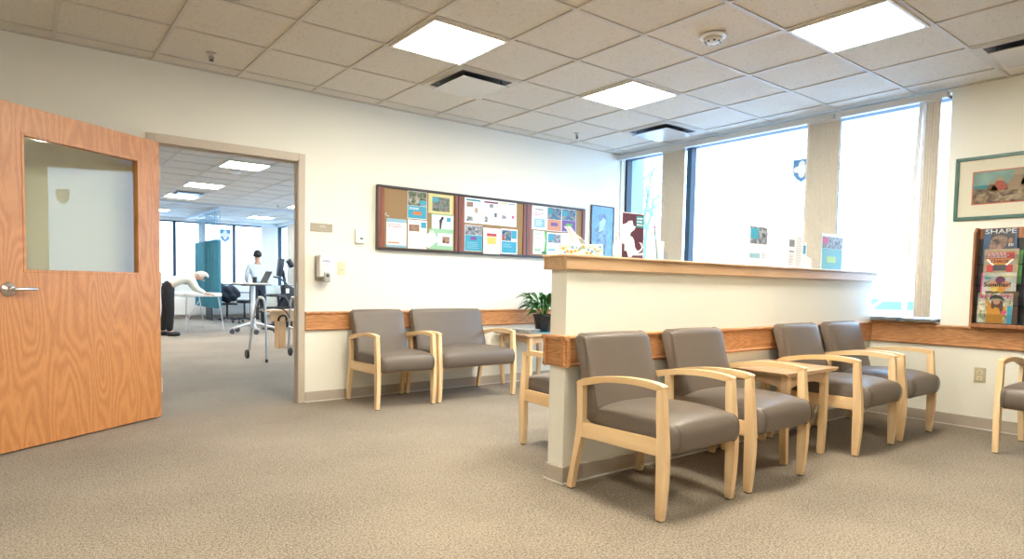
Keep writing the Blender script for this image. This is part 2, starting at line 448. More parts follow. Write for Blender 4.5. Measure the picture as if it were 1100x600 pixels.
def lathe_face(prof, seg=28):
    bm = nb(); add_lathe(bm, [(r, -yy(z)) for r, z in prof], seg, (0, 0, 0), 'y'); return bm
obj('rose', lathe_face([(.001, 0), (.042, 0), (.043, .004), (.037, .011), (.024, .016), (.019, .020), (.0165, .040), (.001, .041)]), M_NICKEL, h, 40)
bm = nb(); pts = smooth_pts([(0, yy(.030), 0), (-.006, yy(.052), 0), (-.03, yy(.060), .001), (-.08, yy(.060), .003), (-.135, yy(.052), .001)], 4)
add_tube(bm, pts, .011, 12, rads=[.012]*6+[.011]*4+[.0105]*3+[.010]*4)
obj('lever', bm, M_NICKEL, h, 50)
bm = nb()
for z in (.25, 1.06, 1.86): add_tube(bm, [(-.006, yy(-.002), z-.055), (-.006, yy(-.002), z+.055)], .007, 10)
obj('hinge', bm, M_FRAME, door, 40)

# windows, near
def window(name, y0, y1, z0, z1, x, label, f0=.03):
    w = bpy.data.objects.new(name, None); COL.objects.link(w); w['kind'] = 'structure'; w['label'] = label
    bm = nb(); f = .03
    add_box(bm, x, x+.09, y0, y0+f0, z0, z1); add_box(bm, x, x+.09, y1-f, y1, z0, z1)
    add_box(bm, x, x+.09, y0+f, y1-f, z0, z0+f*.8); add_box(bm, x, x+.09, y0+f, y1-f, z1-f*.8, z1)
    obj('window_frame', bm, M_WINFR, w)
    obj('window_pane', box(x+.04, x+.046, y0+f, y1-f, z0+f*.8, z1-f*.8), M_GLASS, w)
    return w
zz0 = SILL+.015; zz1 = HEAD+.06
window('window_1', 4.435, 5.37, zz0, zz1, XW+.07, 'narrow corner window beside the back wall')
window('window_2', 2.86, 4.435, zz0, zz1, XW+.07, 'wide middle window behind the counter')
window('window_3', 1.914, 2.86, zz0, zz1, XW+.07, 'right-hand window ending at the partition', .006)
# far windows
def windowx(name, x0, x1, z0, z1, y, label):
    w = bpy.data.objects.new(name, None); COL.objects.link(w); w['kind'] = 'structure'; w['label'] = label
    bm = nb(); f = .035
    add_box(bm, x0, x0+f, y, y+.09, z0, z1); add_box(bm, x1-f, x1, y, y+.09, z0, z1)
    add_box(bm, x0+f, x1-f, y, y+.09, z0, z0+f); add_box(bm, x0+f, x1-f, y, y+.09, z1-f, z1)
    obj('window_frame', bm, M_WINFR, w)
    obj('window_pane', box(x0+f, x1-f, y+.04, y+.046, z0+f, z1-f), M_GLASS, w)
fx = [-.6, .9, 1.85, 3.36, 4.88, 5.9]
for i in range(5): windowx('window_%d' % (4+i), fx[i], fx[i+1], .93, 2.62, YF+.08, 'far room window')
fy = [5.70, 6.8, 7.2, 9.8, 10.2, 12.8, 13.2, 15.7, 16.1, YF]
for i in range(0, 10, 2): window('window_%d' % (9+i//2), fy[i], fy[i+1], .93, 2.62, XW+.07, 'side window of the far room')
# outside reveal pier at the corner
struct('trim_11', box(XW+.17, XW+.42, 5.365, 5.75, -.6, H+.4), plain('pier', (.30, .36, .42), .8, noise=.06, nscale=8), 'blue-grey outside pier at the corner window')

# ------------------------------------------------------------------ vertical blinds
def headrail(label, x0, x1, y0, y1, z0, z1):
    return tag(obj('blind_headrail', box(x0, x1, y0, y1, z0, z1, .004, 1), M_RAILW), label, 'blind rail')
headrail('long white blind rail above the left pair of windows', XW-.095, XW-.03, 2.79, YW-.02, 2.612, 2.662)
headrail('short white blind rail above the window beside the magazine rack', XW-.095, XW-.03, 1.915, 2.775, 2.612, 2.662)
def blind_stack(y0, y1, n, zb, label, depth=.075):
    t = thing('vertical_blind', label, 'blind', (XW-.062, (y0+y1)/2, 0), 0, 'drawn-back vertical blinds')
    w = y1-y0
    for i in range(n):
        yc = -w/2+w*(i+.5)/n; sp_ = w/n*1.35
        bm = nb(); pts = []
        for k in range(7):
            u = k/6-.5
            pts.append((-.004+.007*u+.004*math.cos(u*PI), yc+u*sp_))
        pts2 = [(a+.0022, b) for a, b in pts]
        add_prism(bm, pts+pts2[::-1], zb, 2.612, 'z')
        obj('slat', bm, M_BLIND, t)
    obj('carrier', box(-.012, .012, -w/2, w/2, 2.595, 2.613), M_RAILW, t)
    return t
bs1 = blind_stack(4.395, 4.70, 12, .835, 'beige vertical blind gathered left of the dark mullion')
bs2 = blind_stack(2.74, 3.035, 14, .835, 'wide beige vertical blind gathered behind the upright brochures')
bs3 = blind_stack(1.965, 2.085, 6, .856, 'narrow blind hanging with one slanting slat near the framed picture')
bm = nb(); add_prism(bm, [(.055, 2.61), (.085, 2.61), (.135, 1.30), (.095, 1.30)], -.02, -.018, 'x'); obj('loose_slat', bm, plain('pale_slat', (.70, .76, .82), .6), bs3)

# ------------------------------------------------------------------ ceiling fixtures
def ceiling_light(i0, j0, label, group, grid=(BX, AY), mat=M_LAMP, size=None):
    x0 = grid[0]+i0*T; y0 = grid[1]+j0*T
    t = thing('ceiling_light', label, 'ceiling light', (x0+T/2, y0+T/2, H-.003), 0, group)
    h = T/2-.012; r = .022
    bm = nb()
    for (a, b, c, d) in ((-h, h, -h, -h+r), (-h, h, h-r, h), (-h, -h+r, -h+r, h-r), (h-r, h, -h+r, h-r)): add_box(bm, a, b, c, d, -.010, .008, .002, 1)
    obj('frame', bm, M_LFRAME, t)
    obj('diffuser', box(-h+r, h-r, -h+r, h-r, -.004, .004), mat, t)
    return t
G1 = 'lit square ceiling lights in the waiting room'
ceiling_light(0, 2, 'square lit ceiling light nearest the doorway, beside a square vent', G1)
ceiling_light(3, 2, 'square lit ceiling light farthest from the viewer, above the cork boards', G1)
ceiling_light(3, -1, 'large square lit ceiling light at upper right, past the smoke detector', G1)
for (i, j) in ((0, -1), (0, -4), (-4, -4), (-4, -1)):  # all out of view; left pair added to brighten the upper left
    ceiling_light(i, j, 'unseen square lit ceiling light near the viewer', G1)
G2 = 'lit square ceiling lights in the far room'
GF = (1.695, 9.08)
ceiling_light(1, 0, 'nearest ceiling light seen through the doorway', G2, GF, M_LAMPF)
ceiling_light(1, 4, 'middle ceiling light seen through the doorway, before the vent', G2, GF, M_LAMPF)
ceiling_light(1, 7, 'third ceiling light seen through the doorway, behind the vent', G2, GF, M_LAMPF)
ceiling_light(5, 7, 'ceiling light at the right edge of the doorway view', G2, GF, M_LAMPF)
for (i, j) in ((5, 0), (5, 4), (-3, 0), (-3, 4), (-3, 7), (1, 12), (5, 12)):
    ceiling_light(i, j, 'ceiling light hidden beyond the doorway edges', G2, GF, M_LAMPF)
def vent(i0, j0, label, grid=(BX, AY)):
    x0 = grid[0]+i0*T; y0 = grid[1]+j0*T
    t = thing('ceiling_vent', label, 'ceiling vent', (x0+T/2, y0+T/2, H-.002), 0, 'square ceiling air vents')
    h = T/2-.012; r = .05
    bm = nb()
    for (a, b, c, d) in ((-h, h, -h, -h+r), (-h, h, h-r, h), (-h, -h+r, -h+r, h-r), (h-r, h, -h+r, h-r)): add_box(bm, a, b, c, d, -.004, .007)
    obj('frame', bm, M_TBAR, t)
    # sloping dark throat
    bm = nb(); a, b = h-r, h-r-.04
    q = [(-a, -a, -.003), (a, -a, -.003), (a, a, -.003), (-a, a, -.003)]; p = [(-b, -b, .0075), (b, -b, .0075), (b, b, .0075), (-b, b, .0075)]
    Q = [bm.verts.new(v) for v in q]; P = [bm.verts.new(v) for v in p]
    for k in range(4): bm.faces.new([Q[k], Q[(k+1) % 4], P[(k+1) % 4], P[k]])
    bm.faces.new(P)
    obj('throat', bm, M_DGREY, t)
    c = h-r-.022
    obj('centre_panel', box(-c, c, -c, c, -.040, -.034, .002, 1), plain('vent_panel', (.60, .58, .54), .22), t)
    bm = nb()
    for sx in (-1, 1):
        for sy in (-1, 1): add_box(bm, sx*c*.8-.004, sx*c*.8+.004, sy*c*.8-.004, sy*c*.8+.004, -.035, .006)
    obj('bracket', bm, M_DGREY, t)
    return t
vent(1, 3, 'square ceiling vent beside the light nearest the doorway')
vent(5, 3, 'bluish-lit square ceiling vent near the corner windows')
vent(5, -2, 'square ceiling vent cut off by the right edge of the photo')
vent(1, 6, 'square ceiling vent in the far room between two lights', GF)
sd = thing('smoke_detector', 'round white smoke detector on the ceiling tiles', 'smoke detector', (3.62, 2.49, H-.0005))
obj('base', lathe([(.001, 0), (.082, 0), (.082, -.010), (.07, -.016), (.001, -.016)], 32), M_WHITE, sd, 40)
obj('sensor_cap', lathe([(.06, -.016), (.055, -.036), (.036, -.047), (.001, -.049)], 32), plain('detector_cap', (.74, .70, .64), .4), sd, 40)
bm = nb()
for k in range(8):
    a = k*PI/4
    add_box(bm, .044*math.cos(a)-.006, .044*math.cos(a)+.006, .044*math.sin(a)-.006, .044*math.sin(a)+.006, -.045, -.038)
obj('sensor_slot', bm, M_BLACK, sd)
def sprinkler(loc, label):
    t = thing('fire_sprinkler', label, 'sprinkler', loc, 0, 'ceiling fire sprinklers')
    obj('escutcheon', lathe([(.001, .0), (.034, 0), (.032, -.006), (.012, -.010), (.010, -.024), (.001, -.024)], 20), M_TBAR, t, 40)
    bm = nb(); add_tube(bm, [(-.010, 0, -.020), (-.015, 0, -.036), (0, 0, -.052)], .003, 6); add_tube(bm, [(.010, 0, -.020), (.015, 0, -.036), (0, 0, -.052)], .003, 6); add_tube(bm, [(0, 0, -.02), (0, 0, -.05)], .003, 6)
    obj('frame_arms', bm, M_DGREY, t)
    obj('deflector', lathe([(.001, -.052), (.017, -.052), (.017, -.055), (.001, -.055)], 16), M_DGREY, t)
sprinkler((1.144, 4.938, H), 'dark fire sprinkler above the open oak door')
sprinkler((4.803, 4.932, H), 'small fire sprinkler above the cork boards')
sprinkler((4.47, 13.6, H), 'tiny fire sprinkler in the far room')
t = thing('smoke_detector', 'small smoke detector in the far room behind the first light', 'smoke detector', (2.644, 10.0, H-.0005))
obj('base', lathe([(.001, 0), (.082, 0), (.082, -.010), (.06, -.03), (.001, -.045)], 24), M_WHITE, t, 40)

# ------------------------------------------------------------------ chairs (facing -y, back wall at y = 0)
def smooth_pts2(p, n=4): return [(v[0], v[1]) for v in smooth_pts([(a, b, 0) for a, b in p], n)]
LEGF = smooth_pts2([(-.635, .006), (-.631, .15), (-.630, .29), (-.627, .40), (-.621, .50), (-.619, .602)], 3)+smooth_pts2([(-.656, .612), (-.666, .50), (-.678, .38), (-.684, .28), (-.680, .15), (-.667, .006)], 3)
LEGR = smooth_pts2([(-.088, .006), (-.113, .14), (-.146, .27), (-.157, .367), (-.156, .48), (-.152, .580)], 3)+smooth_pts2([(-.113, .572), (-.117, .48), (-.118, .374), (-.108, .275), (-.080, .14), (-.050, .006)], 3)
def arm_poly():
    top = smooth_pts2([(-.657, .612), (-.650, .622), (-.575, .633), (-.442, .634), (-.30, .620), (-.173, .597), (-.112, .572)], 5)
    bot = smooth_pts2([(-.619, .596), (-.55, .603), (-.443, .604), (-.301, .590), (-.156, .556)], 5)
    return top+[(-.113, .556)]+bot[::-1]
RAIL = [(-.150, .366), (-.632, .374), (-.634, .297), (-.142, .289)]
def cushion(prof, hw, inset, dome, axis_up, st=10, cx=0):
    """loft a closed (y,z) profile across x, rounded at both ends, crowned in the middle"""
    bm = nb(); rings = []
    c = Vector((sum(p[0] for p in prof)/len(prof), sum(p[1] for p in prof)/len(prof)))
    us = [(-1, inset), (-1+.012/hw, inset*.45), (-1+.035/hw, inset*.1)]
    for k in range(st+1): us.append((-1+.07/hw+(2-.14/hw)*k/st, 0))
    us += [(-a, b) for a, b in us[:3][::-1]]
    for u, ins in us:
        ring = []
        f = 1-abs(u)**3
        for (y, z) in prof:
            d = Vector((y, z))-c
            L = d.length
            p = Vector((y, z))-d/L*ins if L > 0 else Vector((y, z))
            p = p + Vector(axis_up(y, z))*dome*f
            ring.append(bm.verts.new((u*hw, p.x, p.y)))
        rings.append(ring)
    n = len(prof)
    for a, b in zip(rings, rings[1:]):
        for k in range(n): bm.faces.new([a[k], a[(k+1) % n], b[(k+1) % n], b[k]])
    bm.faces.new(rings[0][::-1]); bm.faces.new(rings[-1])
    return bm
SEATP = smooth_pts2([(-.640, .330), (-.672, .312), (-.700, .318), (-.716, .350), (-.718, .395), (-.706, .428), (-.672, .446), (-.56, .456), (-.40, .455), (-.24, .448), (-.165, .440), (-.150, .40), (-.165, .366), (-.30, .360), (-.50, .358), (-.610, .352)], 3)
BACKP = smooth_pts2([(-.200, .372), (-.150, .372), (-.118, .48), (-.086, .64), (-.050, .775), (-.052, .803), (-.074, .815), (-.108, .812), (-.130, .795), (-.148, .74), (-.185, .62), (-.222, .50), (-.240, .42), (-.232, .385)], 3)
def make_chair(name, W, label, cat='chair', group=None):
    t = thing(name, label, cat, (0, 0, 0), 0, group)
    hw = W/2; tk = .034
    for s in (-1, 1):
        a, b = sorted((s*hw, s*(hw-tk)))
        for poly, fy in ((LEGF, (-.667, -.635)), (LEGR, (-.088, -.050))):
            lg = obj('leg', prism(poly, a, b, 'x', bevel=.003), M_MAPLE, t, 25)
            obj('glide', box(a+.005, b-.005, fy[0]+.004, fy[1]-.004, 0, .007), M_GLIDE, lg)
        obj('armrest', prism(arm_poly(), a-.003, b+.003, 'x', bevel=.003), M_MAPLEY, t, 25)
        obj('side_rail', prism(RAIL, a+.004, b-.004, 'x', bevel=.003), M_MAPLEY, t, 35)
    obj('front_rail', box(-hw+tk, hw-tk, -.640, -.615, .300, .352), M_MAPLEY, t)
    obj('rear_rail', box(-hw+tk, hw-tk, -.165, -.14, .300, .36), M_MAPLEY, t)
    iw = hw-tk-.002
    st = obj('seat', cushion(SEATP, iw, .016, .030, lambda y, z: (0, max(0, min(1, (z-.40)/.04))*max(0, 1-abs((y+.42)/.32)**3)+.0), 12), M_VINYL, t, 60)
    bk = obj('backrest', cushion(BACKP, iw, .014, .018, lambda y, z: (-1 if y < -.10-(.8-z)*.26 and z > .42 else 0, .25 if z > .78 else 0), 10), M_VINYL, t, 60)
    for o_, prof in ((bk, BACKP), (st, SEATP)):
        for s in (-1, 1):
            c = Vector((sum(p[0] for p in prof)/len(prof), sum(p[1] for p in prof)/len(prof)))
            loop = [(s*(iw-.024), p[0]+(p[0]-c.x)*.004, p[1]+(p[1]-c.y)*.004) for p in prof]
            obj('piping', tube(loop+[loop[0]], .0022, 6), M_SEAM, o_, 60)
    return t
GC = 'wood-armed waiting room chairs'
c1 = make_chair('waiting_chair', .578, 'taupe chair with maple arms at the open end of the partition, nearest the viewer', 'chair', GC)
c1.location = (2.591, PY0, 0)
dup(c1, (3.305, PY0, 0), 0, 'taupe chair second along the partition, left of the wooden end table')
dup(c1, (4.570, PY0+.012, 0), 0, 'taupe chair just right of the wooden end table by the partition')
dup(c1, (5.262, PY0+.012, 0), 0, 'taupe chair in the corner under the newspapers')
dup(c1, (5.850, 1.025, 0), -PI/2, 'taupe chair cut off at the right edge under the magazine rack')
dup(c1, (2.962, PY1, 0), PI, 'taupe chair with its back to the hidden side of the partition')
dup(c1, (2.652, YW, 0), 0, 'taupe single chair against the back wall beside the doorway')
b = make_chair('wide_waiting_chair', .875, 'extra-wide taupe chair against the back wall under the cork boards', 'chair', GC)
b.location = (3.408, YW, 0)

# ------------------------------------------------------------------ end tables
def end_table(label, loc, W, D, rz=0):
    t = thing('end_table', label, 'table', loc, rz, 'small wooden end tables')
    hw, hd = W/2, D/2; zt = .566
    bm = nb(); add_prism(bm, [(-hw, zt), (hw, zt), (hw, zt-.006), (hw-.03, zt-.022), (-hw+.03, zt-.022), (-hw, zt-.006)], -hd, hd, 'y', bevel=.002, seg=1)
    obj('tabletop', bm, M_TABLE, t)
    lx_, ly_ = hw-.095, hd-.045
    def arch(L):
        pts = [(-L, zt-.022), (L, zt-.022), (L, zt-.110)]
        for k in range(1, 8):
            u = 1-2*k/8; pts.append((L*u, zt-.110+.035*(1-u*u)))
        pts.append((-L, zt-.110)); return pts
    for s in (-1, 1):
        obj('apron', prism(arch(lx_), s*(ly_+.004)-.009, s*(ly_+.004)+.009, 'y'), M_TABLE, t)
        obj('apron', prism(arch(ly_), s*(lx_+.004)-.009, s*(lx_+.004)+.009, 'x'), M_TABLE, t)
    for sx in (-1, 1):
        for sy in (-1, 1):
            prof = smooth_pts2([(.022, zt-.024), (.024, .36), (.020, .18), (.006, .004)], 4)
            inn = smooth_pts2([(-.024, .004), (-.016, .18), (-.018, .36), (-.022, zt-.024)], 4)
            pts = [(sx*(lx_)+sx*a, z) for a, z in prof+inn]
            obj('leg', prism(pts, sy*ly_-.020, sy*ly_+.020, 'y', bevel=.004), M_MAPLE, t, 35)
    return t
end_table('wooden end table between the chairs along the partition', (3.940, 2.155, 0), .665, .49)
end_table('wooden corner table holding the potted plant and papers', (4.40, 5.085, 0), .70, .54)

# ------------------------------------------------------------------ flat printed art helpers (local XZ, facing -Y)
def C(name, c, rough=.5): return plain('ink_'+name, c, rough)
INK = dict(white=M_PAPER, cyan=C('cyan', (0.034, 0.306, 0.449)), blue=C('blue', (0.014, 0.150, 0.354)), lblue=C('lblue', (0.238, 0.449, 0.558)), teal=C('teal', (0.020, 0.245, 0.286)),
           red=C('red', (0.422, 0.041, 0.041)), orange=C('orange', (0.578, 0.190, 0.048)), yellow=C('yellow', (0.598, 0.490, 0.109)), pale_yellow=C('pyellow', (0.598, 0.544, 0.245)),
           mint=C('mint', (0.286, 0.530, 0.340)), green=C('green', (0.102, 0.374, 0.082)), dgreen=C('dgreen', (0.027, 0.150, 0.068)), purple=C('purple', (0.150, 0.068, 0.245)), plum=C('plum', (0.136, 0.020, 0.082)),
           pink=C('pink', (0.578, 0.054, 0.218)), grey=C('grey', (0.238, 0.245, 0.258)), lgrey=C('lgrey', (0.422, 0.428, 0.449)), black=M_BLACK, peach=C('peach', (0.585, 0.258, 0.136)),
           maroon=C('maroon', (0.088, 0.024, 0.051)), skin=C('skin', (0.306, 0.150, 0.088)), brown=C('brown', (0.082, 0.041, 0.027)), mustard=C('mustard', (0.510, 0.224, 0.014)), tan=C('tan', (0.354, 0.286, 0.190)), aqua=C('aqua', (0.041, 0.286, 0.340)))
PH = [printed('photo_a', [(0.011, 0.017, 0.028), (0.055, 0.110, 0.044), (0.303, 0.248, 0.193), (0.413, 0.429, 0.440)], 28, 1.0),
      printed('photo_b', [(0.011, 0.033, 0.066), (0.028, 0.138, 0.248), (0.248, 0.193, 0.138), (0.440, 0.440, 0.429)], 26, 4.0),
      printed('photo_c', [(0.028, 0.011, 0.011), (0.220, 0.055, 0.033), (0.330, 0.220, 0.138), (0.055, 0.055, 0.083)], 34, 7.0),
      printed('photo_d', [(0.017, 0.028, 0.022), (0.066, 0.121, 0.066), (0.165, 0.176, 0.187), (0.358, 0.055, 0.066)], 32, 9.5),
      printed('photo_e', [(0.022, 0.022, 0.033), (0.110, 0.138, 0.176), (0.303, 0.308, 0.319), (0.468, 0.473, 0.484)], 30, 13.0)]
def quad(p, x0, x1, z0, z1, mat, layer=1, name='print_block'):
    y = -.0009*layer
    return obj(name, box(x0, x1, y-.0005, y, z0, z1), mat, p)
def lines(p, x0, x1, z0, z1, n, mat, layer=1, fill=.42, name='text_lines', rag=True):
    bm = nb(); y = -.0009*layer; dz = (z1-z0)/n
    rnd = random.Random(int(abs(x0*911+z0*337+n)*100))
    for i in range(n):
        zc = z1-dz*(i+.5); w = (x1-x0)*(1 if not rag else rnd.uniform(.72, 1))
        # words
        x = x0
        while x < x0+w-.004:
            L = rnd.uniform(.008, .026); xe = min(x+L, x0+w)
            add_box(bm, x, xe, y-.0004, y, zc-dz*fill/2, zc+dz*fill/2); x = xe+.005
    return obj(name, bm, mat, p)
def flyer(x0, z0, x1, z1, label, depth=0.0, tilt=0.0, mat=None, name='flyer', yw=YW, group='papers pinned on the cork boards', rz=0):
    """sheet with its lower left corner as the local origin"""
    z1 = min(z1, 1.947); w, h = x1-x0, z1-z0
    t = thing(name, label, 'flyer', (x0, yw-.034-depth, z0), rz, group, rot=(0, tilt, rz))
    obj('sheet', box(0, w, -.0006, 0, 0, h), mat or M_PAPER, t)
    return t, w, h

# ------------------------------------------------------------------ cork boards
M_CORK = plain('cork', (.30, .195, .10), .9, noise=.22, nscale=260, bump=.3, bscale=300)
M_MAHOG = wood('mahogany', (.26, .085, .045), (.16, .045, .025), 'z', rings=8, base=5)
M_BFR = plain('board_frame', (.035, .028, .03), .35)
def board(xa, xb, label, right=True):
    t = thing('cork_board', label, 'cork board', ((xa+xb)/2, YW, 1.672), 0, 'cork boards on the back wall')
    hw = (xb-xa)/2; hh = .300
    obj('cork_panel', box(-hw+.01, hw-.01, -.030, -.002, -hh+.01, hh-.01), M_CORK, t)
    obj('frame_rail', box(-hw, hw, -.048, 0, hh-.022, hh, .003, 1), M_BFR, t)
    obj('frame_rail', box(-hw, hw, -.048, 0, -hh, -hh+.022, .003, 1), M_BFR, t)
    obj('side_panel', box(-hw+.004, -hw+.072, -.044, 0, -hh+.022, hh-.022, .002, 1), M_MAHOG, t)
    obj('side_panel', box(hw-.040, hw-.004, -.044, 0, -hh+.022, hh-.022, .002, 1), M_MAHOG, t)
    obj('edge_strip', box(-hw, -hw+.005, -.047, 0, -hh+.02, hh-.02), M_BFR, t)
    obj('edge_strip', box(hw-.005, hw, -.047, 0, -hh+.02, hh-.02), M_BFR, t)
board(2.676, 3.574, 'leftmost cork board, with a bare upper left and a yellow sheet at upper right')
board(3.576, 4.472, 'middle cork board with three long newsletters across its top')
board(4.474, 5.370, 'rightmost cork board, partly hidden by the tissue box')

f, w, h = flyer(2.771, 1.401, 2.984, 1.669, 'white page with pale blue bands, alone at lower left of the left cork board')
quad(f, 0, w, h-.035, h, INK['lblue']); quad(f, 0, w, 0, .022, INK['lblue']); lines(f, .02, w-.03, h-.085, h-.045, 2, INK['red']); lines(f, .02, w-.02, .06, h-.10, 9, INK['lgrey'], rag=True); quad(f, .02, w*.65, .035, .050, INK['peach'], 2)
f, w, h = flyer(2.993, 1.683, 3.207, 1.948, 'blue leaflet with an outdoor photo and an orange box, top middle of left board')
quad(f, .004, w-.004, h*.48, h-.004, PH[0]); quad(f, .004, w-.004, .006, h*.47, INK['cyan']); quad(f, w*.30, w*.72, h*.15, h*.27, INK['orange'], 2); lines(f, .02, w*.6, h*.33, h*.42, 2, INK['white'], 2); quad(f, w*.62, w-.01, h*.52, h*.68, INK['cyan'], 2)
f, w, h = flyer(3.000, 1.399, 3.211, 1.673, 'white leaflet with a group photo and a narrow blue column, lower middle of left board')
lines(f, .01, w*.6, h*.90, h*.96, 1, INK['blue']); quad(f, .012, w*.60, h*.60, h*.84, PH[2]); quad(f, w*.68, w-.008, h*.74, h*.94, INK['cyan']); lines(f, .012, w*.60, .03, h*.56, 9, INK['lgrey']); lines(f, w*.70, w-.01, h*.20, h*.70, 10, INK['lblue'])
f, w, h = flyer(3.224, 1.754, 3.512, 1.948, 'yellow sheet with a cycling photo, top right of the left cork board', mat=INK['pale_yellow'])
quad(f, w*.16, w*.86, h*.12, h*.84, PH[3]); quad(f, w*.18, w*.38, h*.58, h*.82, INK['cyan'], 2)
f, w, h = flyer(3.260, 1.596, 3.521, 1.749, 'mint-edged sheet with a dark standing golfer silhouette, right side of the left board', depth=.002, mat=INK['mint'])
quad(f, .010, w-.008, .012, h-.010, INK['white']); quad(f, w*.68, w*.86, h*.55, h*.84, INK['cyan'], 2)
pts = [(.36, .06), (.43, .06), (.45, .30), (.47, .50), (.50, .66), (.55, .72), (.54, .84), (.48, .88), (.43, .80), (.40, .70), (.34, .62), (.36, .40)]
obj('printed_silhouette', prism([(a*w, b_*h) for a, b_ in pts], -.0026, -.0018, 'y'), M_BLACK, f)
f, w, h = flyer(3.235, 1.402, 3.520, 1.599, 'mint green sheet with a small photo on white, bottom right of the left board', mat=INK['mint'])
quad(f, w*.36, w-.012, .04, h-.035, INK['white']); quad(f, w*.55, w*.84, h*.32, h*.66, PH[2], 2); lines(f, w*.40, w-.03, .045, h*.26, 3, INK['lgrey'], 2)
t = thing('pinned_note', 'crooked white note with scribbles overlapping the mint sheet', 'note', (3.288, YW-.038, 1.452), 0, None, rot=(0, -.62, 0))
obj('sheet', box(-.075, .07, -.0006, 0, .0, .12), M_PAPER, t)
bm = nb()
for (cx_, cz_, r_) in ((-.035, .08, .018), (.01, .072, .022), (.035, .03, .015), (-.02, .03, .012)):
    add_tube(bm, [(cx_+r_*math.cos(a*.7), -.001, cz_+r_*math.sin(a*.7)) for a in range(8)], .0009, 4)
obj('scribble', bm, INK['grey'], t)
# middle board
f, w, h = flyer(3.654, 1.691, 3.884, 1.954, 'newsletter page with a teal heading, first of the three across the middle board', depth=.001)
quad(f, .02, w-.03, h*.88, h*.95, INK['teal']); quad(f, .025, w*.45, h*.64, h*.84, PH[2]); quad(f, .025, w*.45, h*.08, h*.26, PH[4]); quad(f, w*.55, w*.72, h*.42, h*.62, INK['tan']); lines(f, w*.50, w-.02, .03, h*.38, 8, INK['lgrey']); lines(f, .025, w*.46, h*.30, h*.60, 7, INK['lgrey']); lines(f, w*.5, w-.02, h*.66, h*.84, 5, INK['lblue'])
f, w, h = flyer(3.885, 1.690, 4.103, 1.951, 'newsletter page with a purple heading, second of the three on the middle board', depth=.001)
quad(f, .015, w-.02, h*.87, h*.94, INK['plum']); quad(f, w*.38, w*.62, h*.70, h*.84, PH[4]); quad(f, .02, w*.28, h*.10, h*.32, PH[4]); quad(f, w*.68, w*.84, h*.32, h*.50, PH[1]); lines(f, .015, w*.32, h*.36, h*.82, 11, INK['lgrey']); lines(f, w*.36, w*.62, .03, h*.66, 14, INK['lgrey']); lines(f, w*.68, w-.02, .03, h*.28, 6, INK['lgrey']); lines(f, w*.68, w-.02, h*.55, h*.82, 6, INK['lgrey'])
f, w, h = flyer(4.104, 1.689, 4.334, 1.953, 'newsletter page with a yellow and blue heading, third of the three on the middle board', depth=.001)
quad(f, .015, w*.45, h*.90, h*.95, INK['yellow']); quad(f, w*.52, w-.02, h*.89, h*.95, INK['lblue']); quad(f, .03, w*.38, h*.30, h*.44, PH[4]); lines(f, .02, w*.44, h*.50, h*.85, 8, INK['lgrey']); lines(f, w*.52, w-.02, .03, h*.84, 18, INK['lgrey']); quad(f, w*.72, w*.84, h*.34, h*.46, INK['pink'], 2); lines(f, .02, w*.44, .04, h*.22, 3, INK['grey'])
f, w, h = flyer(3.659, 1.406, 3.883, 1.671, 'aqua leaflet with a crowd photo and purple box, bottom left of the middle board')
quad(f, .004, w-.004, h*.62, h-.004, PH[4]); quad(f, .004, w-.004, .004, h*.61, INK['cyan']); quad(f, w*.32, w*.66, h*.42, h*.56, INK['purple'], 2); lines(f, .03, w-.04, h*.08, h*.36, 4, INK['lblue'], 2)
f, w, h = flyer(3.886, 1.385, 4.108, 1.654, 'white notice with a red band and yellow block, bottom centre of the middle board', depth=.0139)
quad(f, w*.2, w*.78, h*.68, h*.80, INK['red']); quad(f, w*.22, w*.77, h*.38, h*.66, INK['yellow']); lines(f, w*.22, w*.75, h*.10, h*.30, 3, INK['grey']); lines(f, w*.3, w*.7, h*.88, h*.92, 1, INK['lblue'])
f, w, h = flyer(4.127, 1.395, 4.353, 1.662, 'bright blue leaflet with a sports photo, bottom right of the middle board')
quad(f, .012, w-.010, .012, h*.50, INK['cyan']); quad(f, .012, w*.62, h*.52, h-.014, PH[1]); quad(f, w*.63, w-.01, h*.62, h-.014, INK['cyan']); quad(f, .02, w*.2, h*.55, h*.75, INK['red'], 2); lines(f, .03, w*.7, h*.25, h*.42, 2, INK['lblue'], 2)
# right board
f, w, h = flyer(4.555, 1.684, 4.779, 1.951, 'white page with a pale blue picture block, top left of the right cork board')
lines(f, w*.2, w*.82, h*.80, h*.90, 1, INK['grey'], fill=.7); lines(f, w*.16, w*.84, h*.58, h*.72, 2, INK['red']); quad(f, w*.16, w*.86, h*.10, h*.46, INK['lblue']); lines(f, w*.25, w*.75, h*.16, h*.42, 3, INK['white'], 2)
f, w, h = flyer(4.781, 1.681, 5.000, 1.948, 'orange leaflet with a blue portrait photo, top centre of the right board')
quad(f, .005, w-.005, h*.50, h-.005, PH[1]); quad(f, .005, w-.005, .005, h*.49, INK['peach']); quad(f, w*.25, w*.74, h*.22, h*.36, INK['purple'], 2); quad(f, .012, w*.36, h*.70, h*.95, INK['teal'], 2)
f, w, h = flyer(5.002, 1.685, 5.229, 1.952, 'purple leaflet with a blue portrait photo and green box, top right of the right board')
quad(f, .005, w-.005, h*.52, h-.005, PH[1]); quad(f, .005, w-.005, .005, h*.51, INK['purple']); quad(f, w*.30, w*.74, h*.24, h*.37, INK['green'], 2); quad(f, .012, w*.40, h*.68, h*.92, INK['aqua'], 2)
f, w, h = flyer(4.579, 1.412, 4.784, 1.671, 'white page with a curved green stripe down its right side', depth=.001)
obj('green_stripe', prism([(w*.72, 0), (w-.004, 0), (w-.004, h), (w*.78, h), (w*.86, h*.6), (w*.82, h*.3)], -.0014, -.0009, 'y'), INK['green'], f)
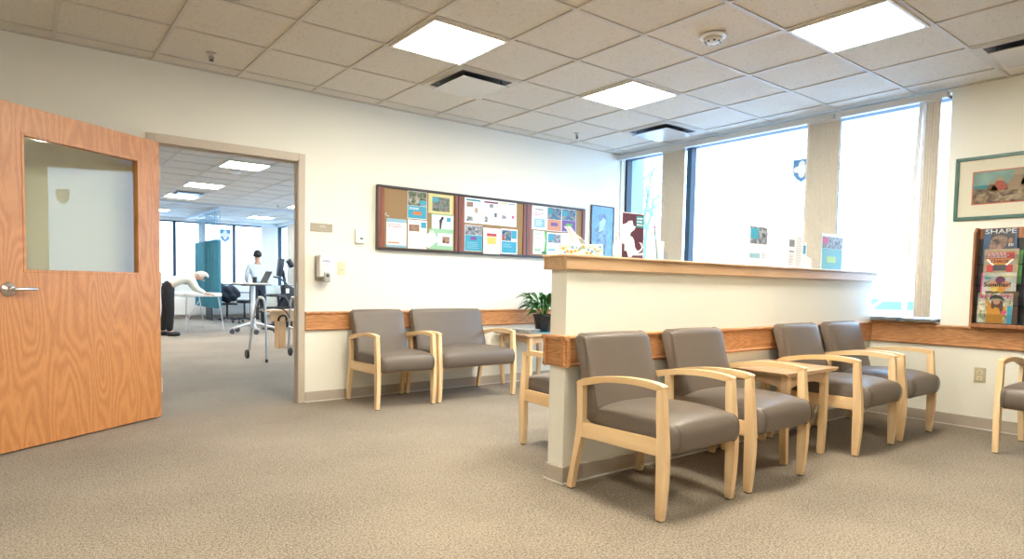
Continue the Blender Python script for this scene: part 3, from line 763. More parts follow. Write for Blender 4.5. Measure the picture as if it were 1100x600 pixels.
lines(f, .02, w*.6, h*.80, h*.92, 2, INK['dgreen']); lines(f, .02, w*.66, h*.66, h*.78, 2, INK['red']); lines(f, .02, w*.7, h*.30, h*.62, 5, INK['lgrey']); quad(f, .02, w*.55, h*.12, h*.24, INK['mint']); quad(f, w*.6, w-.01, .006, h*.12, INK['dgreen'], 2)
f, w, h = flyer(4.787, 1.415, 5.006, 1.664, 'white page with a grey photo and a pale blue button on the right board')
quad(f, .012, w-.012, h*.54, h-.014, PH[4]); quad(f, .016, w*.42, h*.64, h*.92, INK['cyan'], 2); quad(f, .02, w*.56, h*.16, h*.28, INK['lblue']); lines(f, .02, w-.02, h*.34, h*.48, 2, INK['lgrey'])
f, w, h = flyer(5.010, 1.413, 5.232, 1.671, 'white text page behind the tissue, lower right of the right cork board')
lines(f, .012, w-.02, .02, h-.03, 14, INK['lgrey'])
for (px_, pz_) in ((2.757, 1.700), (2.775, 1.690), (2.765, 1.712), (2.79, 1.688)):
    pn = thing('push_pin', 'tiny white push pin in the bare cork of the left board', 'push pin', (px_, YW-.030, pz_), 0, 'white push pins on the left board')
    obj('pin_head', lathe([(.001, 0), (.004, .0), (.003, .006), (.005, .010), (.001, .011)], 10, axis='y'), M_WHITE, pn)

# ------------------------------------------------------------------ small wall items on the back wall
s = thing('wall_sign', 'small beige room sign beside the doorway frame', 'sign', (2.153, YW, 1.539))
obj('sign_plate', box(-.100, .100, -.006, 0, -.036, .036, .001, 1), plain('sign_beige', (.42, .37, .285), .5), s)
obj('lettering', text_bm('GYM', .050, .014, y=-.006, x=-.018, z=.002, bold=.01), M_PAPER, s)
s = thing('soap_dispenser', 'white and grey hand sanitizer dispenser on the wall by the doorway', 'dispenser', (2.160, YW, 1.175))
obj('back_plate', box(-.070, .058, -.030, .0005, -.105, .120, .012, 3), M_GREYP, s, 40)
bm = nb(); add_prism(bm, [(-.062, -.070), (.070, -.070), (.070, .08), (.060, .118), (.040, .128), (-.032, .128), (-.052, .118), (-.062, .08)], -.100, -.026, 'y', bevel=.010, seg=3)
obj('front_cover', bm, M_WHITE, s, 45)
obj('push_lever', box(-.024, .036, -.112, -.03, -.115, -.028, .012, 3), M_GREYP, s, 45)
obj('lever_recess', lathe([(.001, .112), (.015, .112), (.015, .115), (.001, .115)], 20, (.006, 0, -.058), 'y'), M_DGREY, s)
obj('logo', text_bm('PURELL', .072, .017, y=-.1, x=-.030, z=.060, bold=.02), plain('logo_blue', (.08, .06, .42), .4), s)
obj('small_print', text_bm('HAND SANITIZER', .05, .007, y=-.1, x=-.018, z=.040), plain('logo_blue2', (.10, .22, .55), .4), s)
s = thing('light_switch', 'small cream wall plate right of the sanitizer dispenser', 'wall plate', (2.342, YW, 1.187))
obj('cover_plate', box(-.037, .037, -.008, 0, -.058, .058, .003, 2), M_IVORY, s, 40)
bm = nb(); add_box(bm, -.004, .006, -.010, -.007, .012, .018); add_box(bm, -.008, .010, -.010, -.007, -.020, -.008)
obj('button', bm, M_GREYP, s)
s = thing('thermostat', 'small white wall thermostat with a green display left of the cork boards', 'thermostat', (2.512, YW, 1.486))
obj('case', box(-.045, .045, -.026, 0, -.063, .063, .006, 3), M_WHITE, s, 40)
obj('display', box(-.004, .028, -.028, -.025, -.030, -.016), plain('lcd', (.03, .13, .05), .2), s)
obj('vent_base', box(-.040, .04, -.020, 0, -.072, -.060), M_GREYP, s)
# outlet on the right wall (faces -x)
s = thing('power_outlet', 'ivory power outlet low on the wall beneath the magazine rack', 'outlet', (XW, 1.626, .424), -PI/2)
obj('cover_plate', box(-.037, .037, -.009, 0, -.058, .058, .004, 2), plain('outlet_ivory', (.56, .50, .34), .4), s, 40)
for zc in (-.026, .020):
    f = obj('socket', box(-.017, .017, -.0115, -.008, zc-.014, zc+.014, .002, 1), M_IVORY, s)
    bm = nb(); add_box(bm, -.008, -.004, -.013, -.011, zc-.002, zc+.009); add_box(bm, .004, .008, -.013, -.011, zc-.002, zc+.009); add_box(bm, -.003, .003, -.013, -.011, zc-.010, zc-.005)
    obj('slot', bm, M_DGREY, f)

# ------------------------------------------------------------------ pictures
def framed(name, label, loc, rz, W, Hh, fw, fmat, mat_mat, depth=.022):
    t = thing(name, label, 'picture', loc, rz)
    hw, hh = W/2, Hh/2
    bm = nb()
    for (a, b_, c, d) in ((-hw, hw, hh-fw, hh), (-hw, hw, -hh, -hh+fw), (-hw, -hw+fw, -hh+fw, hh-fw), (hw-fw, hw, -hh+fw, hh-fw)):
        add_box(bm, a, b_, -depth, 0, c, d, .003, 1)
    obj('picture_frame', bm, fmat, t)
    obj('mat_board', box(-hw+fw*.8, hw-fw*.8, -.010, -.002, -hh+fw*.8, hh-fw*.8), mat_mat, t)
    obj('glazing', box(-hw+fw*.8, hw-fw*.8, -.0175, -.0160, -hh+fw*.8, hh-fw*.8), M_PGLASS, t)
    return t
M_GRNFR = plain('green_frame', (.055, .135, .115), .35, noise=.12, nscale=30)
pt = framed('framed_picture', 'green framed seaside picture with a wide cream mat and red inner border', (XW, 1.856-.50, 1.878), -PI/2, 1.00, .49, .026, M_GRNFR, plain('mat_cream', (.74, .71, .60), .7))
# inner picture from local x -.38 .. .38, z -.125 .. .125
obj('red_border', box(-.386, .386, -.0112, -.010, -.128, .128), plain('red_mat', (.56, .13, .08), .7), pt)
obj('sky_area', box(-.378, .378, -.0118, -.011, .015, .120), plain('paint_sky', (.20, .33, .31), .7, noise=.25, nscale=9), pt)
obj('sea_area', box(-.378, .378, -.0118, -.011, -.03, .018), plain('paint_sea', (.035, .22, .27), .7, noise=.2, nscale=20), pt)
def blob(name, pts, y, mat, p): return obj(name, prism(pts, y-.0005, y, 'y'), mat, p)
rocks = [(-.378, -.120), (.378, -.120), (.378, .085), (.33, .08), (.26, .07), (.18, .072), (.12, .06), (.06, .062), (.0, .045), (-.05, .03), (-.10, .012), (-.16, .0), (-.22, -.002), (-.30, -.012), (-.378, -.004)]
blob('rock_area', rocks, -.012, printed('paint_rock', [(.025, .02, .018), (.11, .07, .045), (.24, .17, .10), (.40, .30, .18)], 18, 2.0), pt)
blob('sand_area', [(-.26, -.108), (.10, -.115), (.30, -.10), (.378, -.07), (.378, -.03), (.2, -.045), (.0, -.06), (-.16, -.07)], -.0126, printed('paint_sand', [(.14, .10, .07), (.30, .22, .14), (.42, .33, .22)], 26, 5.0), pt)
def seated(x, z, s, shirt, p):
    blob('painted_figure', [(x-.045*s, z), (x+.05*s, z), (x+.045*s, z+.03*s), (x+.022*s, z+.062*s), (x-.012*s, z+.066*s), (x-.034*s, z+.035*s)], -.0132, shirt, p)
    blob('painted_hat', [(x-.03*s, z+.066*s), (x+.035*s, z+.066*s), (x+.018*s, z+.080*s), (x+.008*s, z+.092*s), (x-.010*s, z+.090*s), (x-.015*s, z+.078*s)], -.0137, INK['tan'], p)
seated(-.215, -.030, 1.15, plain('paint_red', (.38, .10, .07), .7), pt)
seated(-.262, -.032, .8, plain('paint_brown', (.16, .09, .05), .7), pt)
seated(-.02, .0, 1.5, plain('paint_dark', (.06, .045, .04), .7), pt)
seated(-.10, -.035, 1.7, plain('paint_brown2', (.30, .22, .15), .7), pt)
pb_ = framed('framed_picture', 'small blue picture in a thin black frame, right of the cork boards', (5.700, YW, 1.70), 0, .40, .68, .012, M_BFR, plain('blue_print', (.10, .27, .44), .6, noise=.2, nscale=12))
blob('painted_figure', [(-.10, -.22), (.06, -.24), (.08, -.05), (.12, .05), (.07, .12), (.10, .2), (.02, .26), (-.08, .22), (-.04, .12), (-.13, .04), (-.09, -.06)], -.0115, printed('blue_fig', [(.02, .05, .10), (.06, .13, .25), (.18, .36, .5)], 16, 3.0), pb_)
blob('painted_highlight', [(-.06, .02), (.02, .05), (.06, .16), (.02, .20), (-.05, .14)], -.0122, printed('blue_fig2', [(.18, .40, .55), (.4, .6, .7), (.1, .2, .35)], 20, 6.0), pb_)

# ------------------------------------------------------------------ magazine rack (faces -x)
M_RACKW = wood('rack_wood', (.42, .19, .085), (.28, .11, .05), 'z', rings=8, base=5)
M_ACR = plain('smoked_pocket', (.02, .024, .032), .18)
rk = thing('magazine_rack', 'dark magazine rack with reddish wood sides on the right wall', 'magazine rack', (XW, 1.690, .790), -PI/2)
RW, RH, RD = .78, .775, .10
obj('back_panel', box(.016, RW-.016, -.018, 0, .01, RH-.005), plain('rack_back', (.03, .032, .042), .4), rk)
sidep = [(0, 0), (-RD, 0), (-RD, RH-.04), (-RD+.04, RH), (0, RH)]
for x in (0, RW-.017): obj('side_panel', prism(sidep, x, x+.017, 'x', bevel=.002, seg=1), M_RACKW, rk)
obj('top_rail', box(.017, RW-.017, -.020, -.016, RH-.085, RH-.004, .002, 1), M_RACKW, rk)
obj('bottom_shelf', box(.017, RW-.017, -RD, 0, .010, .024, .002, 1), M_RACKW, rk)
obj('bottom_lip', box(.017, RW-.017, -RD, -RD+.010, .024, .040, .002, 1), M_RACKW, rk)
tz = [.060, .200, .350, .510]
M_CLR = thin_glass('pocket_acrylic', (.90, .92, .94), 1.0)
for i, z in enumerate(tz):
    obj('pocket_front', box(.020, RW-.020, -.050-.015*(3-i)-.003, -.050-.015*(3-i), z-.018, z+.055), M_CLR, rk)
    obj('pocket_floor', box(.020, RW-.020, -.050-.015*(3-i), -.018, z-.020, z-.014), M_ACR, rk)
def magazine(x0, z0, label, tier, w=.205, h=.265, mat=None, lean=.06, group='magazines in the rack'):
    # x0: along the rack from its left side; stands in its pocket leaning back
    y = .040+.015*(3-tier)
    t = thing('magazine', label, 'magazine', (XW-y-.006, 1.690-x0, z0), 0, group, rot=(-lean, 0, -PI/2))
    obj('pages', box(.001, w-.001, .0008, .0045, .001, h-.001), M_PAPER, t)
    obj('cover', box(0, w, 0, .0008, 0, h), mat or M_PAPER, t)
    return t, w, h
# top: running-title cover with a masked face
m, w, h = magazine(.050, 1.290, 'blue magazine with a dark face, topmost in the rack', 3, mat=plain('cover_blue', (.045, .10, .20), .35, noise=.3, nscale=12))
obj('dark_hair', prism(smooth_pts2([(.06, .265), (.205*.86, .262), (.19, .18), (.17, .10), (.10, .10), (.05, .17), (.045, .22), (.06, .265)]), -.001, -.0004, 'y'), M_DGREY, m)
obj('printed_face', prism(smooth_pts2([(.035, .135), (.055, .195), (.105, .215), (.145, .19), (.14, .14), (.10, .095), (.06, .09), (.04, .11), (.035, .135)]), -.0016, -.001, 'y'), printed('face_a', [(.06, .05, .045), (.20, .13, .10), (.32, .22, .18)], 30, 3.3), m)
obj('printed_face', prism([(.155, .150), (.175, .155), (.178, .185), (.165, .195), (.152, .18)], -.0021, -.0016, 'y'), INK['skin'], m)
obj('title', text_bm('SHAPE', .192, .036, y=-.0022, x=.006, z=.226, bold=.015), plain('title_grey', (.55, .60, .64), .4), m)
obj('small_print', text_bm('BEST BODY', .03, .02, y=-.0022, x=.155, z=.13), M_PAPER, m)
# second
m, w, h = magazine(.062, 1.135, 'tan and red magazine with an orange banner, second from the top of the rack', 2, w=.212, mat=plain('cover_tan', (.34, .27, .17), .4, noise=.2, nscale=20))
quad(m, .014, .185, .192, .240, INK['red'], 1); lines(m, .018, .18, .196, .238, 3, INK['lgrey'], 2, .6)
obj('orange_banner', prism([(.014, .19), (.185, .19), (.15, .145), (.05, .145)], -.0024, -.0018, 'y'), INK['mustard'], m)
obj('title', text_bm('CHAOS', .11, .026, y=-.0025, x=.043, z=.158, bold=.03), INK['plum'], m)
quad(m, .02, .06, .09, .145, INK['red'], 1); quad(m, .14, .18, .09, .145, INK['red'], 1)
obj('white_stripe', prism([(.014, .185), (.028, .188), (.068, .145), (.055, .140)], -.003, -.0025, 'y'), M_PAPER, m)
obj('white_stripe', prism([(.172, .188), (.186, .185), (.145, .140), (.132, .145)], -.003, -.0025, 'y'), M_PAPER, m)
quad(m, .060, .14, .10, .146, M_DGREY, 2)
# third: only the top strip shows
m, w, h = magazine(.066, .975, 'white magazine showing only a strip of pink lettering, third in the rack', 1, w=.203, h=.272)
m.location.x += .008; quad(m, .035, w-.04, .235, .262, M_BLACK, 1); obj('title', text_bm('SHAPE', .185, .030, y=-.002, x=.008, z=.233, bold=.02), INK['pink'], m)
# fourth: summer fruit
m, w, h = magazine(.056, .958, 'grey-green magazine with round scoops, fourth in the rack', 1, w=.213, h=.262, mat=printed('cover_sage', [(.22, .25, .18), (.42, .42, .38), (.55, .54, .5)], 10, 8.0))

quad(m, 0, .009, 0, h, INK['pink'], 1)
for (cx_, cz_, r_, cm) in ((.118, .205, .030, INK['plum']), (.150, .170, .030, INK['peach']), (.075, .172, .028, INK['peach']), (.085, .145, .028, INK['yellow']), (.125, .140, .028, INK['mustard'])):
    obj('printed_scoop', lathe([(.0005, .0010), (r_, .0010), (r_, .0016), (.0005, .0016)], 24, (cx_, 0, cz_), 'y'), cm, m)
obj('title', text_bm('Summer!', .165, .034, y=-.0018, x=.018, z=.155, bold=.02), M_BLACK, m)
quad(m, .12, .20, .235, .243, INK['yellow'], 1); quad(m, .02, .06, .215, .228, INK['teal'], 1)
# bottom: woman in a mustard jumper
m, w, h = magazine(.046, .820, 'magazine with a figure in a mustard top and black hat, lowest in the rack', 0, w=.215, h=.245, mat=printed('cover_floral', [(.10, .12, .07), (.30, .32, .18), (.55, .50, .38), (.70, .66, .55)], 34, 11.0))
obj('title', text_bm('SHAPE', .203, .032, y=-.001, x=.005, z=.203, bold=.02), INK['pink'], m)
obj('printed_jumper', prism([(.055, 0), (.165, 0), (.160, .06), (.178, .10), (.172, .145), (.140, .155), (.118, .150), (.10, .155), (.075, .150), (.055, .16), (.045, .20), (.062, .195), (.058, .06)], -.0022, -.0014, 'y'), INK['mustard'], m)
obj('printed_hair', prism([(.085, .185), (.155, .185), (.160, .12), (.148, .085), (.135, .13), (.11, .14), (.095, .12), (.085, .14)], -.0028, -.0022, 'y'), INK['brown'], m)
obj('printed_face', lathe([(.0005, .0029), (.021, .0029), (.021, .0034), (.0005, .0034)], 20, (.117, 0, .180), 'y'), plain('face_light', (.42, .22, .14), .5), m)
obj('printed_hat', prism(smooth_pts2([(.070, .190), (.082, .222), (.115, .232), (.148, .218), (.165, .188), (.14, .200), (.115, .205), (.09, .202), (.070, .190)]), -.0040, -.0032, 'y'), M_BLACK, m)
quad(m, .185, .213, .0, .15, INK['cyan'], 1); quad(m, .150, .180, .09, .11, INK['pink'], 3)
# stack edges peeking out behind on the right
for i, (z0, c, lb) in enumerate(((1.14, 'green', 'thin green-edged magazine peeking out behind the tan magazine'), (.83, 'brown', 'dark magazine peeking out behind the lowest magazine'))):
    m, w, h = magazine(.075+.012, z0, lb, 3-3*i if i == 0 else 0, w=.205, h=.25, mat=INK[c]); m.location.x += .006
# second column, mostly cropped
m, w, h = magazine(.40, 1.12, 'purple magazine in the second column of the rack', 2, mat=INK['purple'])
quad(m, .01, .19, .2, .24, INK['white'], 1)
m, w, h = magazine(.42, .82, 'teal magazine low in the second column of the rack', 0, mat=INK['teal'], h=.25)
quad(m, .01, .19, .2, .23, INK['white'], 1)

# ------------------------------------------------------------------ newspapers on the sill
def newspaper(name, label, loc, W, D, n, rz, group=None):
    t = thing(name, label, 'newspaper', loc, rz, group)
    rnd = random.Random(n*31+int(W*1000))
    for i in range(n):
        bm = nb(); nx, ny = 14, 6; z = .0008+i*.0042
        ph = rnd.uniform(0, 6)
        V = [[bm.verts.new(((u/nx-.5)*W+rnd.uniform(-.006, .006), (v/ny-.5)*D+.006*math.sin(u+ph), z+.0022*math.sin(u*.9+ph+v*.7)+.002)) for v in range(ny+1)] for u in range(nx+1)]
        for u in range(nx):
            for v in range(ny): bm.faces.new([V[u][v], V[u+1][v], V[u+1][v+1], V[u][v+1]])
        r = bmesh.ops.extrude_face_region(bm, geom=bm.faces[:])
        for e in r['geom']:
            if isinstance(e, bmesh.types.BMVert): e.co.z += .0028
        obj('folded_section', bm, plain('newsprint%d' % (i % 3), [(.42, .42, .40), (.32, .33, .33), (.50, .50, .48)][i % 3], .8, noise=.25, nscale=70), t, 40)
    return t
newspaper('newspaper', 'grey folded newspaper on the sill next to the partition', (XW+.015, 2.305, .815), .22, .20, 7, PI/2, 'newspapers on the window sill')
newspaper('newspaper', 'grey folded newspaper on the sill nearer the framed picture', (XW+.012, 2.055, .815), .23, .20, 6, PI/2+.1, 'newspapers on the window sill')

# ------------------------------------------------------------------ things on the partition cap
ZC = 1.229
t = thing('tissue_box', 'white tissue box with orange and blue flowers on the end of the oak cap', 'tissue box', (2.478, 2.494, ZC), math.radians(-33))
obj('carton', box(-.115, .115, -.0405, .0405, 0, .062, .003, 2), plain('carton_white', (.86, .85, .80), .5), t)
rnd = random.Random(5)
PET = [plain('petal_orange', (.85, .30, .02), .5), plain('petal_blue', (.16, .42, .66), .5), plain('petal_sage', (.46, .60, .36), .5)]
for k in range(30):
    x = -.104+.208*((k*7) % 30)/29; z = rnd.uniform(.010, .052); r_ = rnd.uniform(.008, .014)
    z = min(max(z, r_+.002), .060-r_)
    pts = []
    for a in range(10):
        rr_ = r_*(1 if a % 2 else .5); pts.append((x+rr_*math.cos(a*PI/5), z+rr_*math.sin(a*PI/5)))
    obj('flower_print', prism(pts, -.0414, -.0405, 'y'), PET[k % 3], t)
obj('opening', lathe([(.001, .0622), (.030, .0622), (.028, .0628), (.001, .0628)], 24), M_DGREY, t)
ts = bpy.data.objects.new('tissue', None)
bm = nb(); nu, nv = 10, 8
V = []
for v in range(nv+1):
    f_ = v/nv; row = []
    for u in range(nu+1):
        a = (u/nu-.5)
        row.append(bm.verts.new((a*.105*(1-f_*.30)-.055*f_*f_+.006*math.sin(u*1.7)*f_ - .005, .018*math.sin(u*1.3)*(1-.5*f_), .055+.105*f_-.050*f_*max(0, a+.1)*2)))
    V.append(row)
for v in range(nv):
    for u in range(nu): bm.faces.new([V[v][u], V[v][u+1], V[v+1][u+1], V[v+1][u]])
r = bmesh.ops.extrude_face_region(bm, geom=bm.faces[:])
for e in r['geom']:
    if isinstance(e, bmesh.types.BMVert): e.co.y += .0012
bpy.data.objects.remove(ts)
tag(obj('tissue', bm, plain('tissue_white', (.88, .88, .88), .8), t, 60), None, None)
# pump bottle
t = thing('pump_bottle', 'clear white pump bottle between the tissue box and the maroon sign', 'bottle', (2.775, 2.50, ZC))
obj('bottle', lathe([(.001, 0), (.022, 0), (.024, .006), (.024, .080), (.020, .096), (.011, .104), (.011, .112), (.001, .112)], 24), plain('bottle_clear', (.50, .66, .78), .15), t, 40)
obj('label', lathe([(.0243, .018), (.0246, .018), (.0246, .072), (.0243, .072)], 24), M_PAPER, t, 40)
bm = nb(); add_lathe(bm, [(.001, .110), (.012, .110), (.012, .124), (.005, .126), (.005, .146), (.012, .148), (.012, .156), (.001, .158)], 18); add_tube(bm, [(0, 0, .152), (-.022, -.006, .153), (-.036, -.010, .147)], .0045, 8)
obj('pump', bm, M_WHITE, t, 40)
# sign stand with the dog
def stand(label, x0, x1, zt, y, name='sign_holder', cat='sign', lean=.10, rz=0.0, mat=None):
    w = x1-x0; h = zt-ZC
    t = thing(name, label, cat, ((x0+x1)/2, y, ZC), rz)
    sh = obj('acrylic_foot', box(-w/2, w/2, -.022, .040, 0, .003), plain('acrylic', (.80, .84, .88), .1), t)
    M = Matrix.Rotation(-lean, 4, 'X')
    return t, w, h
t, w, h = stand('maroon sign with a white sitting dog silhouette, standing on the oak cap', 2.831, 3.020, 1.496, 2.512, lean=0)
obj('backing', box(-w/2-.004, w/2+.004, .001, .005, 0, h+.004), M_PAPER, t)
obj('sign_sheet', box(-w/2, w/2, 0, .001, .003, h), INK['maroon'], t)
dog = [(2.827, 1.426), (2.871, 1.439), (2.88, 1.45), (2.915, 1.456), (2.925, 1.426), (2.945, 1.422), (2.938, 1.405), (2.903, 1.384), (2.899, 1.364), (2.92, 1.359), (2.936, 1.339), (2.945, 1.299), (2.964, 1.28), (2.99, 1.284), (3.007, 1.302), (2.993, 1.322), (2.977, 1.331), (3.003, 1.329), (3.017, 1.306), (3.006, 1.282), (2.965, 1.263), (3.017, 1.269), (3.017, 1.255), (2.924, 1.251), (2.915, 1.24), (2.889, 1.239), (2.873, 1.276), (2.853, 1.275), (2.853, 1.311), (2.833, 1.32)]
obj('dog_silhouette', prism([(x-2.9255, z-ZC) for x, z in dog], -.0010, -.0002, 'y'), M_PAPER, t)
obj('teal_label', box(.026, w/2-.002, -.0010, -.0002, h-.078, h-.010), INK['aqua'], t)
lines(t, .032, w/2-.008, h-.072, h-.016, 3, INK['white'], 2)
# holder with leaning leaflets
t, w, h = stand('low clear leaflet holder with a thin dark leaflet leaning out', 3.075, 3.245, 1.33, 2.505, 'leaflet_holder', 'holder')
bm = nb(); add_prism(bm, [(-.010, .002), (.038, .002), (.036, .10), (.006, .06)], -w/2, -w/2+.003, 'x'); add_prism(bm, [(-.010, .002), (.038, .002), (.036, .10), (.006, .06)], w/2-.003, w/2, 'x'); add_box(bm, -w/2, w/2, .034, .037, .003, .10)
add_box(bm, -w/2, w/2, -.008, -.005, .003, .05)
obj('holder_body', bm, thin_glass('acrylic_clear', (.93, .97, 1)), t)
t2 = thing('leaflet', 'thin dark leaflet with a red tip leaning in the clear holder', 'leaflet', (3.155, 2.515, ZC+.0045), 0, None, rot=(0, -.17, 0))
obj('leaflet_sheet', box(-.008, .008, -.004, -.001, 0, .200), plain('leaflet_grey', (.28, .36, .34), .5), t2); obj('red_tip', box(-.008, .008, -.0045, -.0005, .196, .210), INK['pink'], t2)
t2 = thing('leaflet', 'white leaflet standing in the clear holder', 'leaflet', (3.190, 2.522, ZC+.0045), 0, None, rot=(0, .05, 0))
obj('leaflet_sheet', box(-.035, .035, 0, .002, 0, .118), M_PAPER, t2)
# brochures right of the middle
t, w, h = stand('white upright page with a gym photo and blue button on the oak cap', 4.155, 4.40, 1.515, 2.505)
obj('backing', box(-w/2-.003, w/2+.003, .001, .005, 0, h+.003), thin_glass('acrylic_clear'), t)
obj('sign_sheet', box(-w/2, w/2, 0, .001, .003, h), M_PAPER, t)
quad(t, -w/2+.012, w/2-.016, h*.56, h*.98, PH[4]); quad(t, -w/2+.014, -.01, h*.68, h*.94, INK['cyan'], 2); quad(t, -w/2+.010, .02, h*.20, h*.32, INK['lblue']); lines(t, .05, w/2-.02, h*.2, h*.34, 3, INK['grey']); lines(t, -w/2+.012, w/2-.02, h*.04, h*.1, 1, INK['lgrey'])
t, w, h = stand('tall white text page standing left of the blind', 4.688, 4.905, 1.492, 2.50)
obj('sign_sheet', box(-w/2, w/2, 0, .001, .003, h), M_PAPER, t)
quad(t, -w/2+.006, -.025, h*.62, h*.82, INK['grey']); lines(t, -.0, w/2-.008, h*.04, h*.92, 17, INK['lgrey']); quad(t, -w/2+.004, -.03, h*.46, h*.50, INK['grey']); lines(t, -w/2+.006, -.02, h*.05, h*.40, 8, INK['lgrey'])
t, w, h = stand('small white and blue leaflets behind the tall text page', 4.905, 5.090, 1.445, 2.53, 'leaflet_holder', 'holder')
obj('sheet', box(-w/2, w/2-.07, 0, .001, .003, h*.98), M_PAPER, t); quad(t, -w/2+.004, w/2-.085, h*.55, h*.86, INK['cyan']); quad(t, -w/2+.01, w/2-.12, h*.9, h*.95, INK['green'])
obj('sheet', prism([(-w/2+.02, .003), (w/2, .003), (w/2-.01, h*.40), (-w/2+.04, h*.52)], -.012, -.010, 'y'), M_PAPER, t)
t, w, h = stand('aqua leaflet with a lime square in a clear stand on the oak cap', 5.196, 5.566, 1.515, 2.50)
obj('backing', box(-w/2-.014, w/2+.03, .002, .006, 0, h+.012), thin_glass('acrylic_clear'), t)
obj('sign_sheet', box(-w/2, w/2, 0, .001, .003, h), M_PAPER, t)
quad(t, -w/2+.014, w/2-.014, h*.62, h*.95, PH[4]); quad(t, -w/2+.014, w/2-.014, .008, h*.61, plain('soft_teal', (.15, .45, .52), .5)); quad(t, -w/2+.10, w/2-.12, h*.22, h*.40, plain('lime', (.42, .66, .22), .5), 2); quad(t, -w/2+.02, -.08, h*.75, h*.92, INK['pink'], 2); lines(t, -w/2+.06, w/2-.08, h*.48, h*.56, 1, INK['lblue'], 2)
t = newspaper('loose_papers', 'thin loose papers at the window end of the oak cap', (5.86, 2.50, ZC), .24, .13, 1, 0)
t['category'] = 'papers'

# ------------------------------------------------------------------ plant and papers on the corner table
ZT = .566
pl = thing('potted_plant', 'leafy green plant in a black pot on the corner table', 'plant', (4.50, 5.07, ZT))
obj('pot', lathe([(.001, 0), (.072, 0), (.078, .006), (.104, .165), (.112, .168), (.112, .192), (.102, .192), (.098, .170), (.001, .165)], 32), plain('pot_black', (.018, .016, .015), .35), pl, 40)
obj('soil', lathe([(.001, .172), (.097, .172), (.001, .18)], 20), plain('soil', (.03, .02, .012), .9, noise=.4), pl)
M_LEAF = plain('leaf_green', (.022, .12, .016), .35, noise=.35, nscale=14)
rnd = random.Random(11)
def leaf_bm(base, az, L, rise, droop, wid, tw):
    bm = nb(); n = 9; dirv = Vector((math.cos(az), math.sin(az), 0)); side = Vector((-math.sin(az), math.cos(az), 0))
    L_, R_ = [], []; Cn = []
    for i in range(n+1):
        u = i/n
        p = Vector(base)+dirv*(L*(u**1.2))+Vector((0, 0, rise*math.sin(min(u*1.3, 1.6)*PI/2*.9)-droop*u**2.6))
        w_ = wid*(.12+math.sin(max(0, (u-.25)/.75)*PI)**.8 if u > .25 else .12)
        if u == 1: w_ = .001
        sd = side*math.cos(tw)+Vector((0, 0, 1))*math.sin(tw)
        Cn.append(bm.verts.new(p-Vector((0, 0, w_*.25)))); L_.append(bm.verts.new(p+sd*w_)); R_.append(bm.verts.new(p-sd*w_))
    for i in range(n):
        bm.faces.new([L_[i], L_[i+1], Cn[i+1], Cn[i]]); bm.faces.new([Cn[i], Cn[i+1], R_[i+1], R_[i]])
    r = bmesh.ops.extrude_face_region(bm, geom=bm.faces[:])
    for e in r['geom']:
        if isinstance(e, bmesh.types.BMVert): e.co.z += .0012
    return bm
for k in range(46):
    az = k*2.399+rnd.uniform(-.2, .2); lng = rnd.uniform(.15, .30)
    rise = rnd.uniform(.13, .31); droop = rnd.uniform(.02, .14)
    obj('leaf', leaf_bm((.03*math.cos(az), .03*math.sin(az), .175), az, lng, rise, droop, rnd.uniform(.015, .025), rnd.uniform(-.5, .5)), M_LEAF, pl, 60)
obj('leaf', leaf_bm((-.05, .0, .175), PI*1.02, .27, .10, .20, .030, .9), M_LEAF, pl, 60)
obj('leaf', leaf_bm((-.03, .0, .175), PI*.97, .33, .27, .05, .012, .2), M_LEAF, pl, 60)
newspaper('newspaper', 'stack of grey newspapers on the corner table left of the pot', (4.235, 5.10, ZT), .23, .30, 9, .3)
def mag_flat(label, loc, rz, mat, w=.21, h=.27):
    t = thing('magazine', label, 'magazine', loc, rz, 'magazines on the corner table')
    obj('pages', box(-w/2+.001, w/2-.001, -h/2+.001, h/2-.001, .0005, .004), M_PAPER, t); obj('cover', box(-w/2, w/2, -h/2, h/2, .004, .005), mat, t)
    return t
mag_flat('bright cyan leaflet at the front edge of the corner table', (4.42, 4.93, ZT), .5, INK['cyan'], .20, .16)
mag_flat('pink and white magazine at the back left of the corner table', (4.20, 5.295, ZT), .1, PH[2], .20, .13)

# shield decal on the glass
def shield(name, label, loc, rz, s):
    t = thing(name, label, 'window decal', loc, rz)
    outl = [(-.088, .108), (.088, .108), (.088, .0), (.075, -.045), (.045, -.085), (0, -.112), (-.045, -.085), (-.075, -.045), (-.088, 0)]
    obj('shield', prism([(a*s, b_*s) for a, b_ in outl], -.0012, -.0004, 'y'), plain('decal_blue', (.10, .30, .60), .5), t)
    cr = []
    for q in range(4):
        th_ = q*PI/2; cx_, cz_ = .052*math.cos(th_), .052*math.sin(th_)
        for k in range(-5, 6):
            a = th_+k*math.radians(21); cr.append(((cx_+.030*math.cos(a))*s, (cz_+.012*0+.030*math.sin(a)+.01)*s))
    obj('clover_cross', prism(cr, -.0022, -.0013, 'y'), M_PAPER, t)
shield('window_decal', 'blue shield decal with a white clover cross on the middle window', (XW+.110, 3.165, 2.225), -PI/2, 1.0)
shield('window_decal', 'small shield decal on the far room window', (4.647, YF+.12, 2.30), 0, 1.6)

